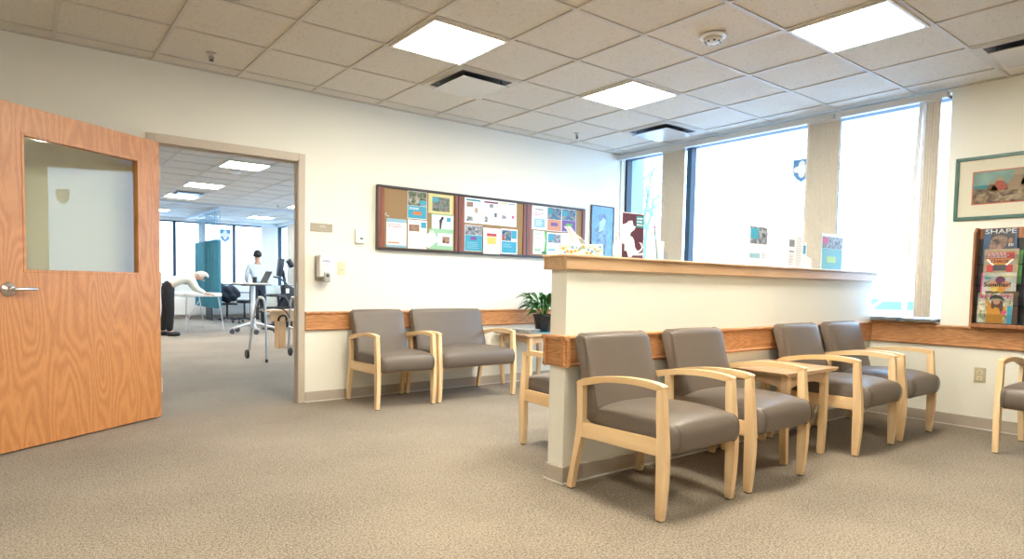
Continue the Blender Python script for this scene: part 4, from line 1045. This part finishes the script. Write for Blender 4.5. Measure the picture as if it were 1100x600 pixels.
# ------------------------------------------------------------------ the far exercise room
M_TEAL = plain('curtain_teal', (.045, .21, .30), .8, noise=.08, nscale=10)
M_MESH = thin_glass('curtain_mesh', (.93, .96, .98), .3)
cu = thing('privacy_curtain', 'teal hospital curtain hanging from a ceiling track in the far room', 'curtain', (3.60, 15.0, 0))
def pleat(y0, y1, z0, z1, amp, n):
    bm = nb(); pts = []
    N_ = n*8
    for i in range(N_+1):
        u = i/N_; pts.append((amp*math.sin(u*n*2*PI)+.25*amp*math.sin(u*n*5), y0+(y1-y0)*u))
    add_prism(bm, pts+[(a+.004, b_) for a, b_ in pts[::-1]], z0, z1, 'z')
    return bm
obj('fabric', pleat(0, 2.1, .42, 1.97, .055, 11), M_TEAL, cu, 70)
obj('mesh_band', pleat(0, 2.1, 1.97, 2.63, .05, 11), M_MESH, cu, 70)
obj('ceiling_track', box(-.015, .015, -.1, 3.3, 2.635, 2.69), M_ALU, cu)
bm = nb(); add_box(bm, X0, XW, 14.6, 14.66, 2.655, 2.691); tag(obj('ceiling_track', bm, M_ALU), 'long curtain track across the far room ceiling', 'curtain track')
# blinds in the far corner
fb = blind_stack(0, .40, 8, .95, 'pale blue-grey vertical blind in the far window corner'); fb.location = (5.78, YF-.08, 0); fb.rotation_euler = (0, 0, PI/2)
fb2 = blind_stack(0, .9, 14, .95, 'vertical blind drawn along the far right side window'); fb2.location = (XW-.06, 16.9, 0)
fb3 = blind_stack(0, .16, 4, .95, 'narrow white blind column between the far windows'); fb3.location = (4.0, YF-.08, 0); fb3.rotation_euler = (0, 0, PI/2)
tag(obj('radiator_cover', box(-.5, 5.4, YF-.10, YF-.001, .12, .55, .006, 1), M_WHITE), 'low white heater cover under the far windows', 'heater')

# people: skinned skeletons
def skin_body(name, mat, verts, edges, root, sub=2, parent=None):
    me = bpy.data.meshes.new(name); me.from_pydata([v[0] for v in verts], edges, []); me.update()
    o = bpy.data.objects.new(name, me); COL.objects.link(o)
    md = o.modifiers.new('s', 'SKIN'); md.use_smooth_shade = True
    for i, v in enumerate(verts):
        sv = me.skin_vertices[0].data[i]; r = v[1]
        sv.radius = r if isinstance(r, tuple) else (r, r); sv.use_root = (i == root)
    o.modifiers.new('b', 'SUBSURF').levels = sub; o.modifiers['b'].render_levels = sub
    bpy.context.view_layer.update()
    dg = bpy.context.evaluated_depsgraph_get()
    me2 = bpy.data.meshes.new_from_object(o.evaluated_get(dg)); me2.name = name
    bpy.data.objects.remove(o)
    me2.materials.clear(); me2.materials.append(mat)
    me2.polygons.foreach_set('use_smooth', [True]*len(me2.polygons))
    o = bpy.data.objects.new(name, me2); COL.objects.link(o)
    if parent: o.parent = parent
    return o
def person(label, loc, rz, J, shirt, trousers, hair, skin, grp=None):
    """J: joint dict in local metres, person faces -Y"""
    t = thing('person', label, 'person', loc, rz)
    order = ['pelvis', 'waist', 'chest', 'neckb', 'neckt', 'head', 'crown']
    R = {'pelvis': (.13, .095), 'waist': (.115, .085), 'chest': (.145, .10), 'neckb': .062, 'neckt': .052, 'head': (.080, .090), 'crown': (.062, .068)}
    V, E_, I = [], [], {}
    def addv(k, p, r): I[k] = len(V); V.append((p, r))
    for k in order: addv(k, J[k], R[k])
    for a, b_ in zip(order, order[1:]): E_.append((I[a], I[b_]))
    for s in 'LR':
        for k, r in (('sh', .055), ('el', .040), ('wr', .026), ('pa', (.036, .018))): addv(k+s, J[k+s], r)
        E_ += [(I['chest'], I['sh'+s]), (I['sh'+s], I['el'+s]), (I['el'+s], I['wr'+s]), (I['wr'+s], I['pa'+s])]
        d = (Vector(J['pa'+s])-Vector(J['wr'+s])).normalized()
        sd = d.cross(Vector((0, 0, 1))); sd = sd.normalized() if sd.length > .1 else Vector((1, 0, 0))
        pa = Vector(J['pa'+s]); nrm = sd.cross(d)
        for f_, (off, ln) in enumerate(((-.030, .065), (-.010, .075), (.010, .072), (.030, .055))):
            b0 = pa+sd*off*.8+d*.02; addv('f%d%s' % (f_, s), tuple(b0), .009); addv('g%d%s' % (f_, s), tuple(b0+d*ln*.55-nrm*.01), .008); addv('h%d%s' % (f_, s), tuple(b0+d*ln-nrm*.028), .007)
            E_ += [(I['pa'+s], I['f%d%s' % (f_, s)]), (I['f%d%s' % (f_, s)], I['g%d%s' % (f_, s)]), (I['g%d%s' % (f_, s)], I['h%d%s' % (f_, s)])]
        q = -1 if s == 'L' else 1
        addv('t0'+s, tuple(pa+sd*.035*q-d*.01), .010); addv('t1'+s, tuple(pa+sd*.055*q+d*.02), .008)
        E_ += [(I['pa'+s], I['t0'+s]), (I['t0'+s], I['t1'+s])]
        for k, r in (('hip', .085), ('kn', .056), ('an', .036), ('toe', (.036, .026))): addv(k+s, J[k+s], r)
        E_ += [(I['pelvis'], I['hip'+s]), (I['hip'+s], I['kn'+s]), (I['kn'+s], I['an'+s]), (I['an'+s], I['toe'+s])]
    body = skin_body('body', skin, V, E_, I['pelvis'], 2, t)
    # shirt
    SV = []; SE = []; SI = {}
    def sv(k, p, r): SI[k] = len(SV); SV.append((p, r))
    sv('pelvis', tuple(Vector(J['pelvis'])*.75+Vector(J['waist'])*.25), (.148, .115)); sv('waist', J['waist'], (.148, .112)); sv('chest', J['chest'], (.172, .122)); sv('neckb', tuple(Vector(J['chest'])*.25+Vector(J['neckb'])*.75), (.085, .075))
    SE += [(0, 1), (1, 2), (2, 3)]
    for s in 'LR':
        el = Vector(J['el'+s]); wr = Vector(J['wr'+s])
        sv('sh'+s, J['sh'+s], .074); sv('el'+s, J['el'+s], .056); sv('cu'+s, tuple(el*.12+wr*.88), .040)
        SE += [(2, SI['sh'+s]), (SI['sh'+s], SI['el'+s]), (SI['el'+s], SI['cu'+s])]
    skin_body('shirt', shirt, SV, SE, 0, 2, t)
    SV = []; SE = []; SI = {}
    sv('pelvis', J['pelvis'], (.155, .118)); sv('belt', tuple(Vector(J['pelvis'])*.10+Vector(J['waist'])*.90), (.150, .114)); SE.append((0, 1))
    for s in 'LR':
        sv('hip'+s, J['hip'+s], .105); sv('kn'+s, J['kn'+s], .078); sv('hem'+s, tuple(Vector(J['an'+s])+Vector((0, 0, -.01))), .064)
        SE += [(0, SI['hip'+s]), (SI['hip'+s], SI['kn'+s]), (SI['kn'+s], SI['hem'+s])]
    skin_body('trousers', trousers, SV, SE, 0, 2, t)
    # shoes
    for s in 'LR':
        a = Vector(J['an'+s]); tt = Vector(J['toe'+s]); d = (tt-a); d.z = 0; d.normalize()
        heel = a-d*.05; heel.z = .046; mid = a+d*.07; mid.z = .046; toe = a+d*.19; toe.z = .034
        skin_body('shoe', M_BLACK, [(tuple(heel), (.056, .052)), (tuple(mid), (.060, .050)), (tuple(toe), (.050, .036))], [(0, 1), (1, 2)], 1, 2, t)
    # hair
    hd = Vector(J['head']); cr = Vector(J['crown']); up = (cr-hd).normalized(); fw = Vector(J.get('face', (0, -1, 0))).normalized()
    rt_ = fw.cross(up).normalized()
    bm = nb(); bmesh.ops.create_icosphere(bm, subdivisions=4, radius=1)
    for v in bm.verts:
        c_ = v.co.copy()
        lift = .010 if c_.y < -.35 and c_.z < .35 else 0     # hairline: pull the front under the face
        rad = .93 if (c_.y < -.25 and c_.z < .45) else (.88 if c_.z < -.45 else 1.06)
        v.co = hd+up*.030+rt_*(c_.x*.088*rad)-fw*(c_.y*.104*rad+.006)+up*(c_.z*.110*rad)
        if c_.y < -.25 and c_.z < .45: v.co -= fw*.045
    obj('hair', bm, hair, t, 80)
    # face: nose, ears
    rt = fw.cross(up).normalized()
    nose = tube([tuple(hd+fw*.080+up*.015), tuple(hd+fw*.108-up*.012), tuple(hd+fw*.088-up*.020)], .011, 8); obj('nose', nose, skin, t, 80)
    for q in (-1, 1):
        obj('ear', tube([tuple(hd+rt*q*.078+up*.02), tuple(hd+rt*q*.090+up*.0), tuple(hd+rt*q*.078-up*.028)], .010, 8), skin, t, 80)
        obj('eye', lathe([(.0005, -.009), (.007, -.005), (.009, 0), (.007, .005), (.0005, .009)], 10, tuple(hd+fw*.080+rt*q*.032+up*.012)), M_BLACK, t, 80)
    obj('mouth', tube([tuple(hd+fw*.083-rt*.022-up*.045), tuple(hd+fw*.090-up*.047), tuple(hd+fw*.083+rt*.022-up*.045)], .005, 6), plain('lips', (.45, .15, .12), .5), t, 80)
    return t
SK1 = plain('skin_light', (.58, .34, .24), .5); SK2 = plain('skin_tan', (.42, .24, .16), .5)
# person seen from behind, facing the far window (+y): local -Y rotated by pi
J2 = dict(pelvis=(0, 0, .95), waist=(0, .0, 1.08), chest=(0, -.02, 1.32), neckb=(0, -.01, 1.47), neckt=(0, -.02, 1.54), head=(0, -.035, 1.635), crown=(0, -.03, 1.70),
          shL=(-.19, -.01, 1.40), elL=(-.25, -.03, 1.13), wrL=(-.18, -.22, 1.02), paL=(-.14, -.29, 1.01), shR=(.19, -.01, 1.40), elR=(.25, -.03, 1.13), wrR=(.18, -.22, 1.02), paR=(.14, -.29, 1.01),
          hipL=(-.095, 0, .90), knL=(-.12, -.01, .50), anL=(-.13, .02, .085), toeL=(-.14, -.12, .035), hipR=(.095, 0, .90), knR=(.11, -.01, .50), anR=(.12, .02, .085), toeR=(.13, -.12, .035), face=(0, -1, 0))
person('person seen from behind in a pale blue shirt and dark trousers near the far window', (4.46, 15.0, 0), PI, J2, plain('shirt_blue', (.52, .62, .72), .8), plain('trousers_navy', (.02, .03, .05), .8), plain('hair_black', (.012, .010, .010), .6), SK2)
# person bending over the table, facing +x: local -Y -> +x is rotation +pi/2
J1 = dict(pelvis=(0, .02, .92), waist=(0, -.06, 1.02), chest=(0, -.26, 1.12), neckb=(0, -.40, 1.13), neckt=(0, -.45, 1.13), head=(0, -.54, 1.12), crown=(0, -.60, 1.15),
          shL=(-.17, -.34, 1.09), elL=(-.20, -.44, .88), wrL=(-.13, -.62, .80), paL=(-.12, -.69, .79), shR=(.17, -.34, 1.09), elR=(.20, -.48, .88), wrR=(.13, -.66, .80), paR=(.12, -.73, .79),
          hipL=(-.09, .03, .88), knL=(-.10, 0, .49), anL=(-.11, .02, .085), toeL=(-.11, -.12, .035), hipR=(.09, .03, .88), knR=(.10, .04, .49), anR=(.11, .10, .085), toeR=(.11, -.04, .035), face=(0, -.75, -.65))
person('person in a white top and black trousers bending over the treatment table', (2.27, 13.1, 0), PI/2, J1, plain('shirt_white', (.80, .84, .80), .8), plain('trousers_black', (.010, .010, .012), .8), plain('hair_grey', (.50, .48, .44), .7), SK1)
# treatment table
t = thing('treatment_table', 'white padded treatment table with thin folding legs in front of the bending person', 'table', (2.88, 13.9, 0), .1)
obj('padded_top', box(-.30, .42, -.35, .95, .72, .80, .02, 3), M_WHITE, t, 50)
for sx in (-.24, .36):
    for sy in (-.28, .88): obj('leg', tube([(sx, sy, .72), (sx*1.25+.03, sy*1.05, .0)], .014, 8), M_ALU, t, 50)
obj('brace', tube([(-.24, -.28, .25), (.36, .88, .60)], .008, 6), M_ALU, t)

def caster(p, x, y, r=.04):
    c = obj('caster', lathe([(.001, -.012), (r, -.012), (r, .012), (.001, .012)], 16, (x, y, r), 'y'), M_DGREY, p, 40)
    obj('caster_fork', tube([(x, y, r), (x+.01, y, r*2.1)], .010, 6), M_ALU, c)
# tall adjustable table
t = thing('standing_table', 'tall round-post table on casters with a pale top behind the walker', 'table', (3.80, 13.1, 0), .3)
obj('tabletop', box(-.34, .34, -.24, .24, .985, 1.015, .008, 2), plain('tan_top', (.62, .58, .50), .4), t)
obj('under_bracket', box(-.20, .20, -.10, .10, .955, .985), M_DGREY, t)
obj('post', lathe([(.001, .10), (.052, .10), (.052, .60), (.044, .61), (.044, .955), (.001, .955)], 20), M_ALU, t, 40)
obj('hub', lathe([(.001, .10), (.070, .11), (.070, .24), (.001, .25)], 20), M_ALU, t, 40)
for k in range(5):
    a = k*2*PI/5+.5; x, y = .43*math.cos(a), .43*math.sin(a)
    obj('base_leg', tube([(.05*math.cos(a), .05*math.sin(a), .200), (x, y, .110)], .020, 8, rads=[.034, .022]), M_ALU, t, 50)
    caster(t, x, y, .050)
c = thing('cup', 'black cup on the tall caster table', 'cup', (3.80, 12.98, 1.015)); obj('cup_body', lathe([(.001, 0), (.036, 0), (.044, .12), (.040, .12), (.034, .01), (.001, .008)], 20), M_BLACK, c, 40)
c = thing('tablet_stand', 'dark tilted screen on the tall caster table', 'screen', (4.00, 13.1, 1.015), .3)
obj('screen_panel', prism([(0, .012), (.018, .012), (.150, .235), (.132, .240)], -.11, .11, 'y', bevel=.003), M_BLACK, c); obj('foot', box(-.03, .10, -.05, .05, 0, .014, .003, 1), M_DGREY, c)
# walker
t = thing('walking_frame', 'aluminium walker with two small front wheels in the doorway view', 'walker', (2.55, 8.55, 0), .0)
def wtube(name, pts, r=.0150, m=M_ALU, p=None): return obj(name, tube(smooth_pts(pts, 5), r, 10), m, p or t, 50)
def walker_side(x, x2, s):
    # front leg (wheel, +y) and rear leg (-y), joined by a rounded handle
    wtube('side_frame', [(x-.02*s, .30, .10), (x, .22, .45), (x+.02*s, .14, .74), (x+.03*s, .06, .835), (x+.035*s, -.06, .835), (x+.035*s, -.13, .76), (x+.03*s, -.18, .45), (x+.02*s, -.235, .02)])
    obj('hand_grip', tube([(x+.03*s, .06, .836), (x+.035*s, -.06, .836)], .019, 10), M_GREYP, t, 50)
    obj('side_brace', tube([(x+.005*s, .21, .42), (x+.03*s, -.18, .40)], .012, 8), M_ALU, t, 50)
    obj('wheel', lathe([(.001, -.013), (.058, -.013), (.062, 0), (.058, .013), (.001, .013)], 22, (x-.045*s, .30, .062), 'x'), M_BLACK, t, 40)
    obj('rubber_tip', lathe([(.001, 0), (.018, 0), (.016, .04), (.001, .04)], 12, (x+.02*s, -.235, 0)), M_DGREY, t, 40)
walker_side(0.0, 0, 1); walker_side(.52, 0, -1)
obj('cross_bar', tube([(.02, .14, .70), (.50, .14, .70)], .013, 10), M_DGREY, t, 50)
wtube('front_brace', [(.01, .19, .55), (.10, .15, .66), (.26, .14, .69), (.42, .15, .66), (.51, .19, .55)], .009, M_DGREY)
t.rotation_euler = (0, 0, .07)
# plywood step box
M_PLY = wood('plywood', (.70, .45, .24), (.58, .34, .16), 'z', rings=6, base=4)
t = thing('plywood_stand', 'plywood therapy stand with a dark handle slot, behind the walker', 'wooden stand', (3.28, 10.05, 0), 0)
obj('top_board', box(-.12, .55, -.02, .42, .565, .600, .003, 1), M_PLY, t)
obj('apron', box(-.10, .52, .0, .03, .42, .565), M_PLY, t)
obj('support_column', box(.03, .145, -.01, .20, 0, .44, .004, 1), M_PLY, t)
obj('handle', tube(smooth_pts([(.02, -.02, .43), (.03, -.04, .49), (.085, -.05, .52), (.14, -.04, .49), (.15, -.02, .43)], 4), .018, 8), M_BLACK, t, 50)
obj('support_column', box(.36, .50, .05, .30, 0, .565, .004, 1), M_PLY, t)
# exercise machine
t = thing('exercise_machine', 'black seated exercise machine with a raised console behind the walker', 'exercise machine', (4.75, 13.9, 0), 0)
obj('base_beam', box(-.40, .55, -.06, .06, .04, .13, .02, 2), M_BLACK, t, 50)
obj('floor_bar', box(-.42, -.34, -.30, .30, 0, .06, .01, 1), M_DGREY, t); obj('floor_bar', box(.46, .54, -.30, .30, 0, .06, .01, 1), M_DGREY, t)
bm = nb(); add_prism(bm, smooth_pts2([(-.30, .10), (.10, .12), (.30, .30), (.34, .55), (.22, .82), (.02, .98), (-.10, .95), (-.06, .70), (-.20, .45), (-.30, .10)]), -.12, .12, 'y', bevel=.02); obj('drive_housing', bm, M_BLACK, t, 50)
obj('seat', box(-.42, -.05, -.20, .20, .72, .78, .025, 3), M_BLACK, t, 50)
obj('seat_arm', tube([(-.25, -.22, .74), (-.10, -.22, .72), (.28, -.22, .10)], .022, 8), M_DGREY, t, 50)
obj('seat_post', tube([(-.18, 0, .72), (-.12, 0, .12)], .03, 8), M_DGREY, t, 50)
obj('console_mast', tube([(.0, 0, .90), (-.08, 0, 1.30)], .035, 10), M_BLACK, t, 50)
bm = nb(); add_prism(bm, [(-.20, 1.18), (-.12, 1.16), (-.06, 1.54), (-.16, 1.56)], -.10, .10, 'y', bevel=.012); obj('console', bm, M_BLACK, t, 50)
bm = nb(); add_prism(bm, [(.0, 1.50), (.10, 1.36), (.16, 1.40), (.06, 1.56)], -.09, .09, 'y', bevel=.01); obj('console_screen', bm, M_BLACK, t, 50)
obj('handlebar', tube(smooth_pts([(.05, -.02, .95), (-.20, -.18, 1.12), (-.36, -.24, 1.15)], 4), .018, 8), M_BLACK, t, 50)
obj('red_pad', box(.22, .38, -.16, -.04, .80, .90, .02, 2), INK['red'], t, 50)
obj('white_decal', box(-.05, .02, -.124, -.121, .98-.18, .98-.08), M_PAPER, t)
# rolling stool
t = thing('rolling_stool', 'round black rolling stool left of the tall caster table', 'stool', (4.52, 16.3, 0))
obj('seat', lathe([(.001, .50), (.17, .50), (.19, .53), (.185, .57), (.15, .59), (.001, .595)], 28), M_BLACK, t, 50)
obj('gas_post', lathe([(.001, .10), (.03, .10), (.022, .30), (.022, .50), (.001, .50)], 14), M_BLACK, t, 40)
for k in range(5):
    a = k*2*PI/5+.2; x, y = .27*math.cos(a), .27*math.sin(a)
    obj('base_leg', tube([(0, 0, .13), (x, y, .09)], .02, 8), M_BLACK, t, 50); caster(t, x, y, .032)
# desk along the far wall with dark things on it
t = thing('wall_desk', 'dark desk under the far window beside the teal curtain', 'desk', (4.55, 17.9, 0))
obj('desktop', box(-.55, .75, -.35, .30, .72, .75, .004, 1), plain('desk_top', (.16, .17, .2), .4), t)
for sx in (-.5, .7): obj('side_panel', box(sx-.015, sx+.015, -.33, .28, 0, .72), M_DGREY, t)
c = thing('desk_speaker', 'small dark box on the far desk', 'box', (4.30, 17.85, .75)); obj('box_body', box(-.07, .07, -.07, .07, 0, .24, .01, 2), M_BLACK, c)
c = thing('dark_jacket', 'dark jacket heaped over a chair at the far desk', 'jacket', (4.36, 17.25, 0))
bm = nb(); bmesh.ops.create_icosphere(bm, subdivisions=4, radius=1)
for v in bm.verts:
    n_ = .12*math.sin(v.co.x*9+v.co.z*5)+.1*math.sin(v.co.y*8-v.co.z*7)
    v.co = Vector((v.co.x*(.30+n_*.2), v.co.y*(.2+n_*.2), .71+v.co.z*(.22+n_*.15)))
obj('jacket_cloth', bm, plain('jacket_cloth', (.012, .018, .03), .8), c, 60)
ch_ = thing('office_chair', 'black office chair under the dark jacket', 'chair', (4.36, 17.3, 0))
obj('seat', box(-.22, .22, -.2, .2, .42, .47, .02, 2), M_BLACK, ch_)
obj('post', lathe([(.001, .08), (.025, .08), (.025, .42), (.001, .42)], 12), M_BLACK, ch_)
for k in range(5):
    a = k*2*PI/5; obj('base_leg', tube([(0, 0, .10), (.25*math.cos(a), .25*math.sin(a), .03)], .02, 6), M_BLACK, ch_)

# ------------------------------------------------------------------ outdoors
M_SNOW = plain('snowy_ground', (.72, .76, .82), .9, noise=.12, nscale=.4)
struct('trim_12', box(XW+.45, 90, -40, 70, -.9, -.6), M_SNOW, 'pale ground outside the windows')
struct('trim_13', box(-40, XW+.3, YF+.4, 90, -.9, -.6), M_SNOW, 'pale ground beyond the far windows')
M_BARK = plain('pale_bark', (.20, .25, .31), .9, noise=.2, nscale=12)
M_BARK2 = plain('overexposed_bark', (.50, .56, .64), .9, noise=.1, nscale=12)  # bark colour lightened to imitate overexposure against the bright sky
def tree(label, x, y, h_, seed, bark=None):
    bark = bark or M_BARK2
    rnd = random.Random(seed); t = thing('bare_tree', label, 'tree', (x, y, -.6), 0, 'bare winter trees outside the windows')
    tr = nb(); br = nb(); tw = nb()
    def grow(p, d, L, r, lev):
        pts = [p]; q = p.copy(); dd = d.copy()
        for i in range(4):
            dd = (dd+Vector((rnd.uniform(-.18, .18), rnd.uniform(-.18, .18), rnd.uniform(-.05, .12)))).normalized(); q = q+dd*L/4; pts.append(q.copy())
        add_tube((tr, br, tw, tw)[min(lev, 3)], pts, r, 6 if lev < 2 else 4, rads=[r*(1-.5*i/4) for i in range(5)], cap=True)
        if lev >= 3: return
        for k in range((8, 7, 6)[lev]):
            i = rnd.choice((2, 3, 4) if lev else (2, 2, 3, 3, 4)); a = rnd.uniform(0, 2*PI)
            nd = (dd*.55+Vector((math.cos(a), math.sin(a), rnd.uniform(-.1, .5)))*.8).normalized()
            grow(pts[i], nd, L*rnd.uniform(.5, .72), r*.42, lev+1)
    grow(Vector((0, 0, 0)), Vector((0, 0, 1)), h_*.55, h_*.016, 0)
    obj('trunk', tr, bark, t); obj('branches', br, bark, t); obj('twigs', tw, bark, t)
tree('bare tree seen through the narrow corner window', 13.5, 11.0, 8.0, 3, M_BARK)
tree('bare tree seen beyond the dark mullion', 21.0, 12.5, 8.5, 8)
tree('bare tree beyond the right-hand window', 24.0, 8.6, 6.5, 21)
tree('distant bare tree beyond the far room windows', 4.0, 32.0, 8.0, 5)
def car(label, x, y, rz, col):
    t = thing('parked_car', label, 'car', (x, y, -.6), rz, 'pale cars parked outside')
    body = [(-2.1, .35), (2.1, .35), (2.15, .62), (2.0, .80), (1.15, .90), (.55, 1.32), (-.95, 1.36), (-1.6, .95), (-2.05, .88), (-2.15, .6)]
    obj('car_body', prism(smooth_pts2(body+[body[0]], 3), -.82, .82, 'y', bevel=.06), plain('car_'+col, (.55, .62, .72), .35), t, 50)
    obj('side_glass', prism([(-1.2, .95), (.85, .93), (.45, 1.25), (-.85, 1.28)], -.84, .84, 'y'), plain('car_glass', (.15, .22, .30), .2), t)
    for sx in (-1.3, 1.35):
        for sy in (-.78, .78): obj('wheel', lathe([(.001, -.1), (.30, -.1), (.33, 0), (.30, .1), (.001, .1)], 20, (sx, sy, .33), 'y'), M_DGREY, t, 40)
car('pale car parked outside, low in the right-hand window', 29.0, 10.4, 1.3, 'a')
car('second pale car parked outside, farther left', 37.0, 14.8, 1.2, 'b')

# ------------------------------------------------------------------ sky
w = bpy.data.worlds.new('sky'); SC.world = w; w.use_nodes = True
nt = w.node_tree; bg = nt.nodes['Background']
tc = nt.nodes.new('ShaderNodeTexCoord'); sp = nt.nodes.new('ShaderNodeSeparateXYZ'); rp = nt.nodes.new('ShaderNodeValToRGB')
rp.color_ramp.elements[0].position = .0; rp.color_ramp.elements[0].color = (.52, .74, 1, 1)
rp.color_ramp.elements[1].position = .6; rp.color_ramp.elements[1].color = (.42, .66, 1, 1)
nt.links.new(tc.outputs['Generated'], sp.inputs[0]); nt.links.new(sp.outputs['Z'], rp.inputs['Fac']); nt.links.new(rp.outputs['Color'], bg.inputs['Color'])
bg.inputs['Strength'].default_value = 2.35

# ------------------------------------------------------------------ camera
f_, yaw, pitch, roll = 677.8, 0.645019, -0.0515307, 0.0172974
fw = Vector((math.sin(yaw)*math.cos(pitch), math.cos(yaw)*math.cos(pitch), math.sin(pitch)))
r0 = Vector((math.cos(yaw), -math.sin(yaw), 0)); u0 = r0.cross(fw)
rr = r0*math.cos(roll)+u0*math.sin(roll); uu = -r0*math.sin(roll)+u0*math.cos(roll)
cam = bpy.data.cameras.new('camera'); co = bpy.data.objects.new('camera', cam); COL.objects.link(co)
M = Matrix((rr, uu, -fw)).transposed().to_4x4(); M.translation = Vector((0, 0, 1.0623)); co.matrix_world = M
cam.sensor_fit = 'HORIZONTAL'; cam.sensor_width = 36; cam.lens = f_/1100*36
cam.shift_x = 21.32/1100; cam.shift_y = 40.57/1100; cam.clip_end = 300; cam.clip_start = .05
SC.camera = co
vs = SC.view_settings; vs.view_transform = 'Standard'; vs.look = 'None'; vs.gamma = 1; vs.exposure = 1.75; vs.use_curve_mapping = False
SC.cycles.max_bounces = 10; SC.cycles.diffuse_bounces = 6; SC.cycles.transparent_max_bounces = 12
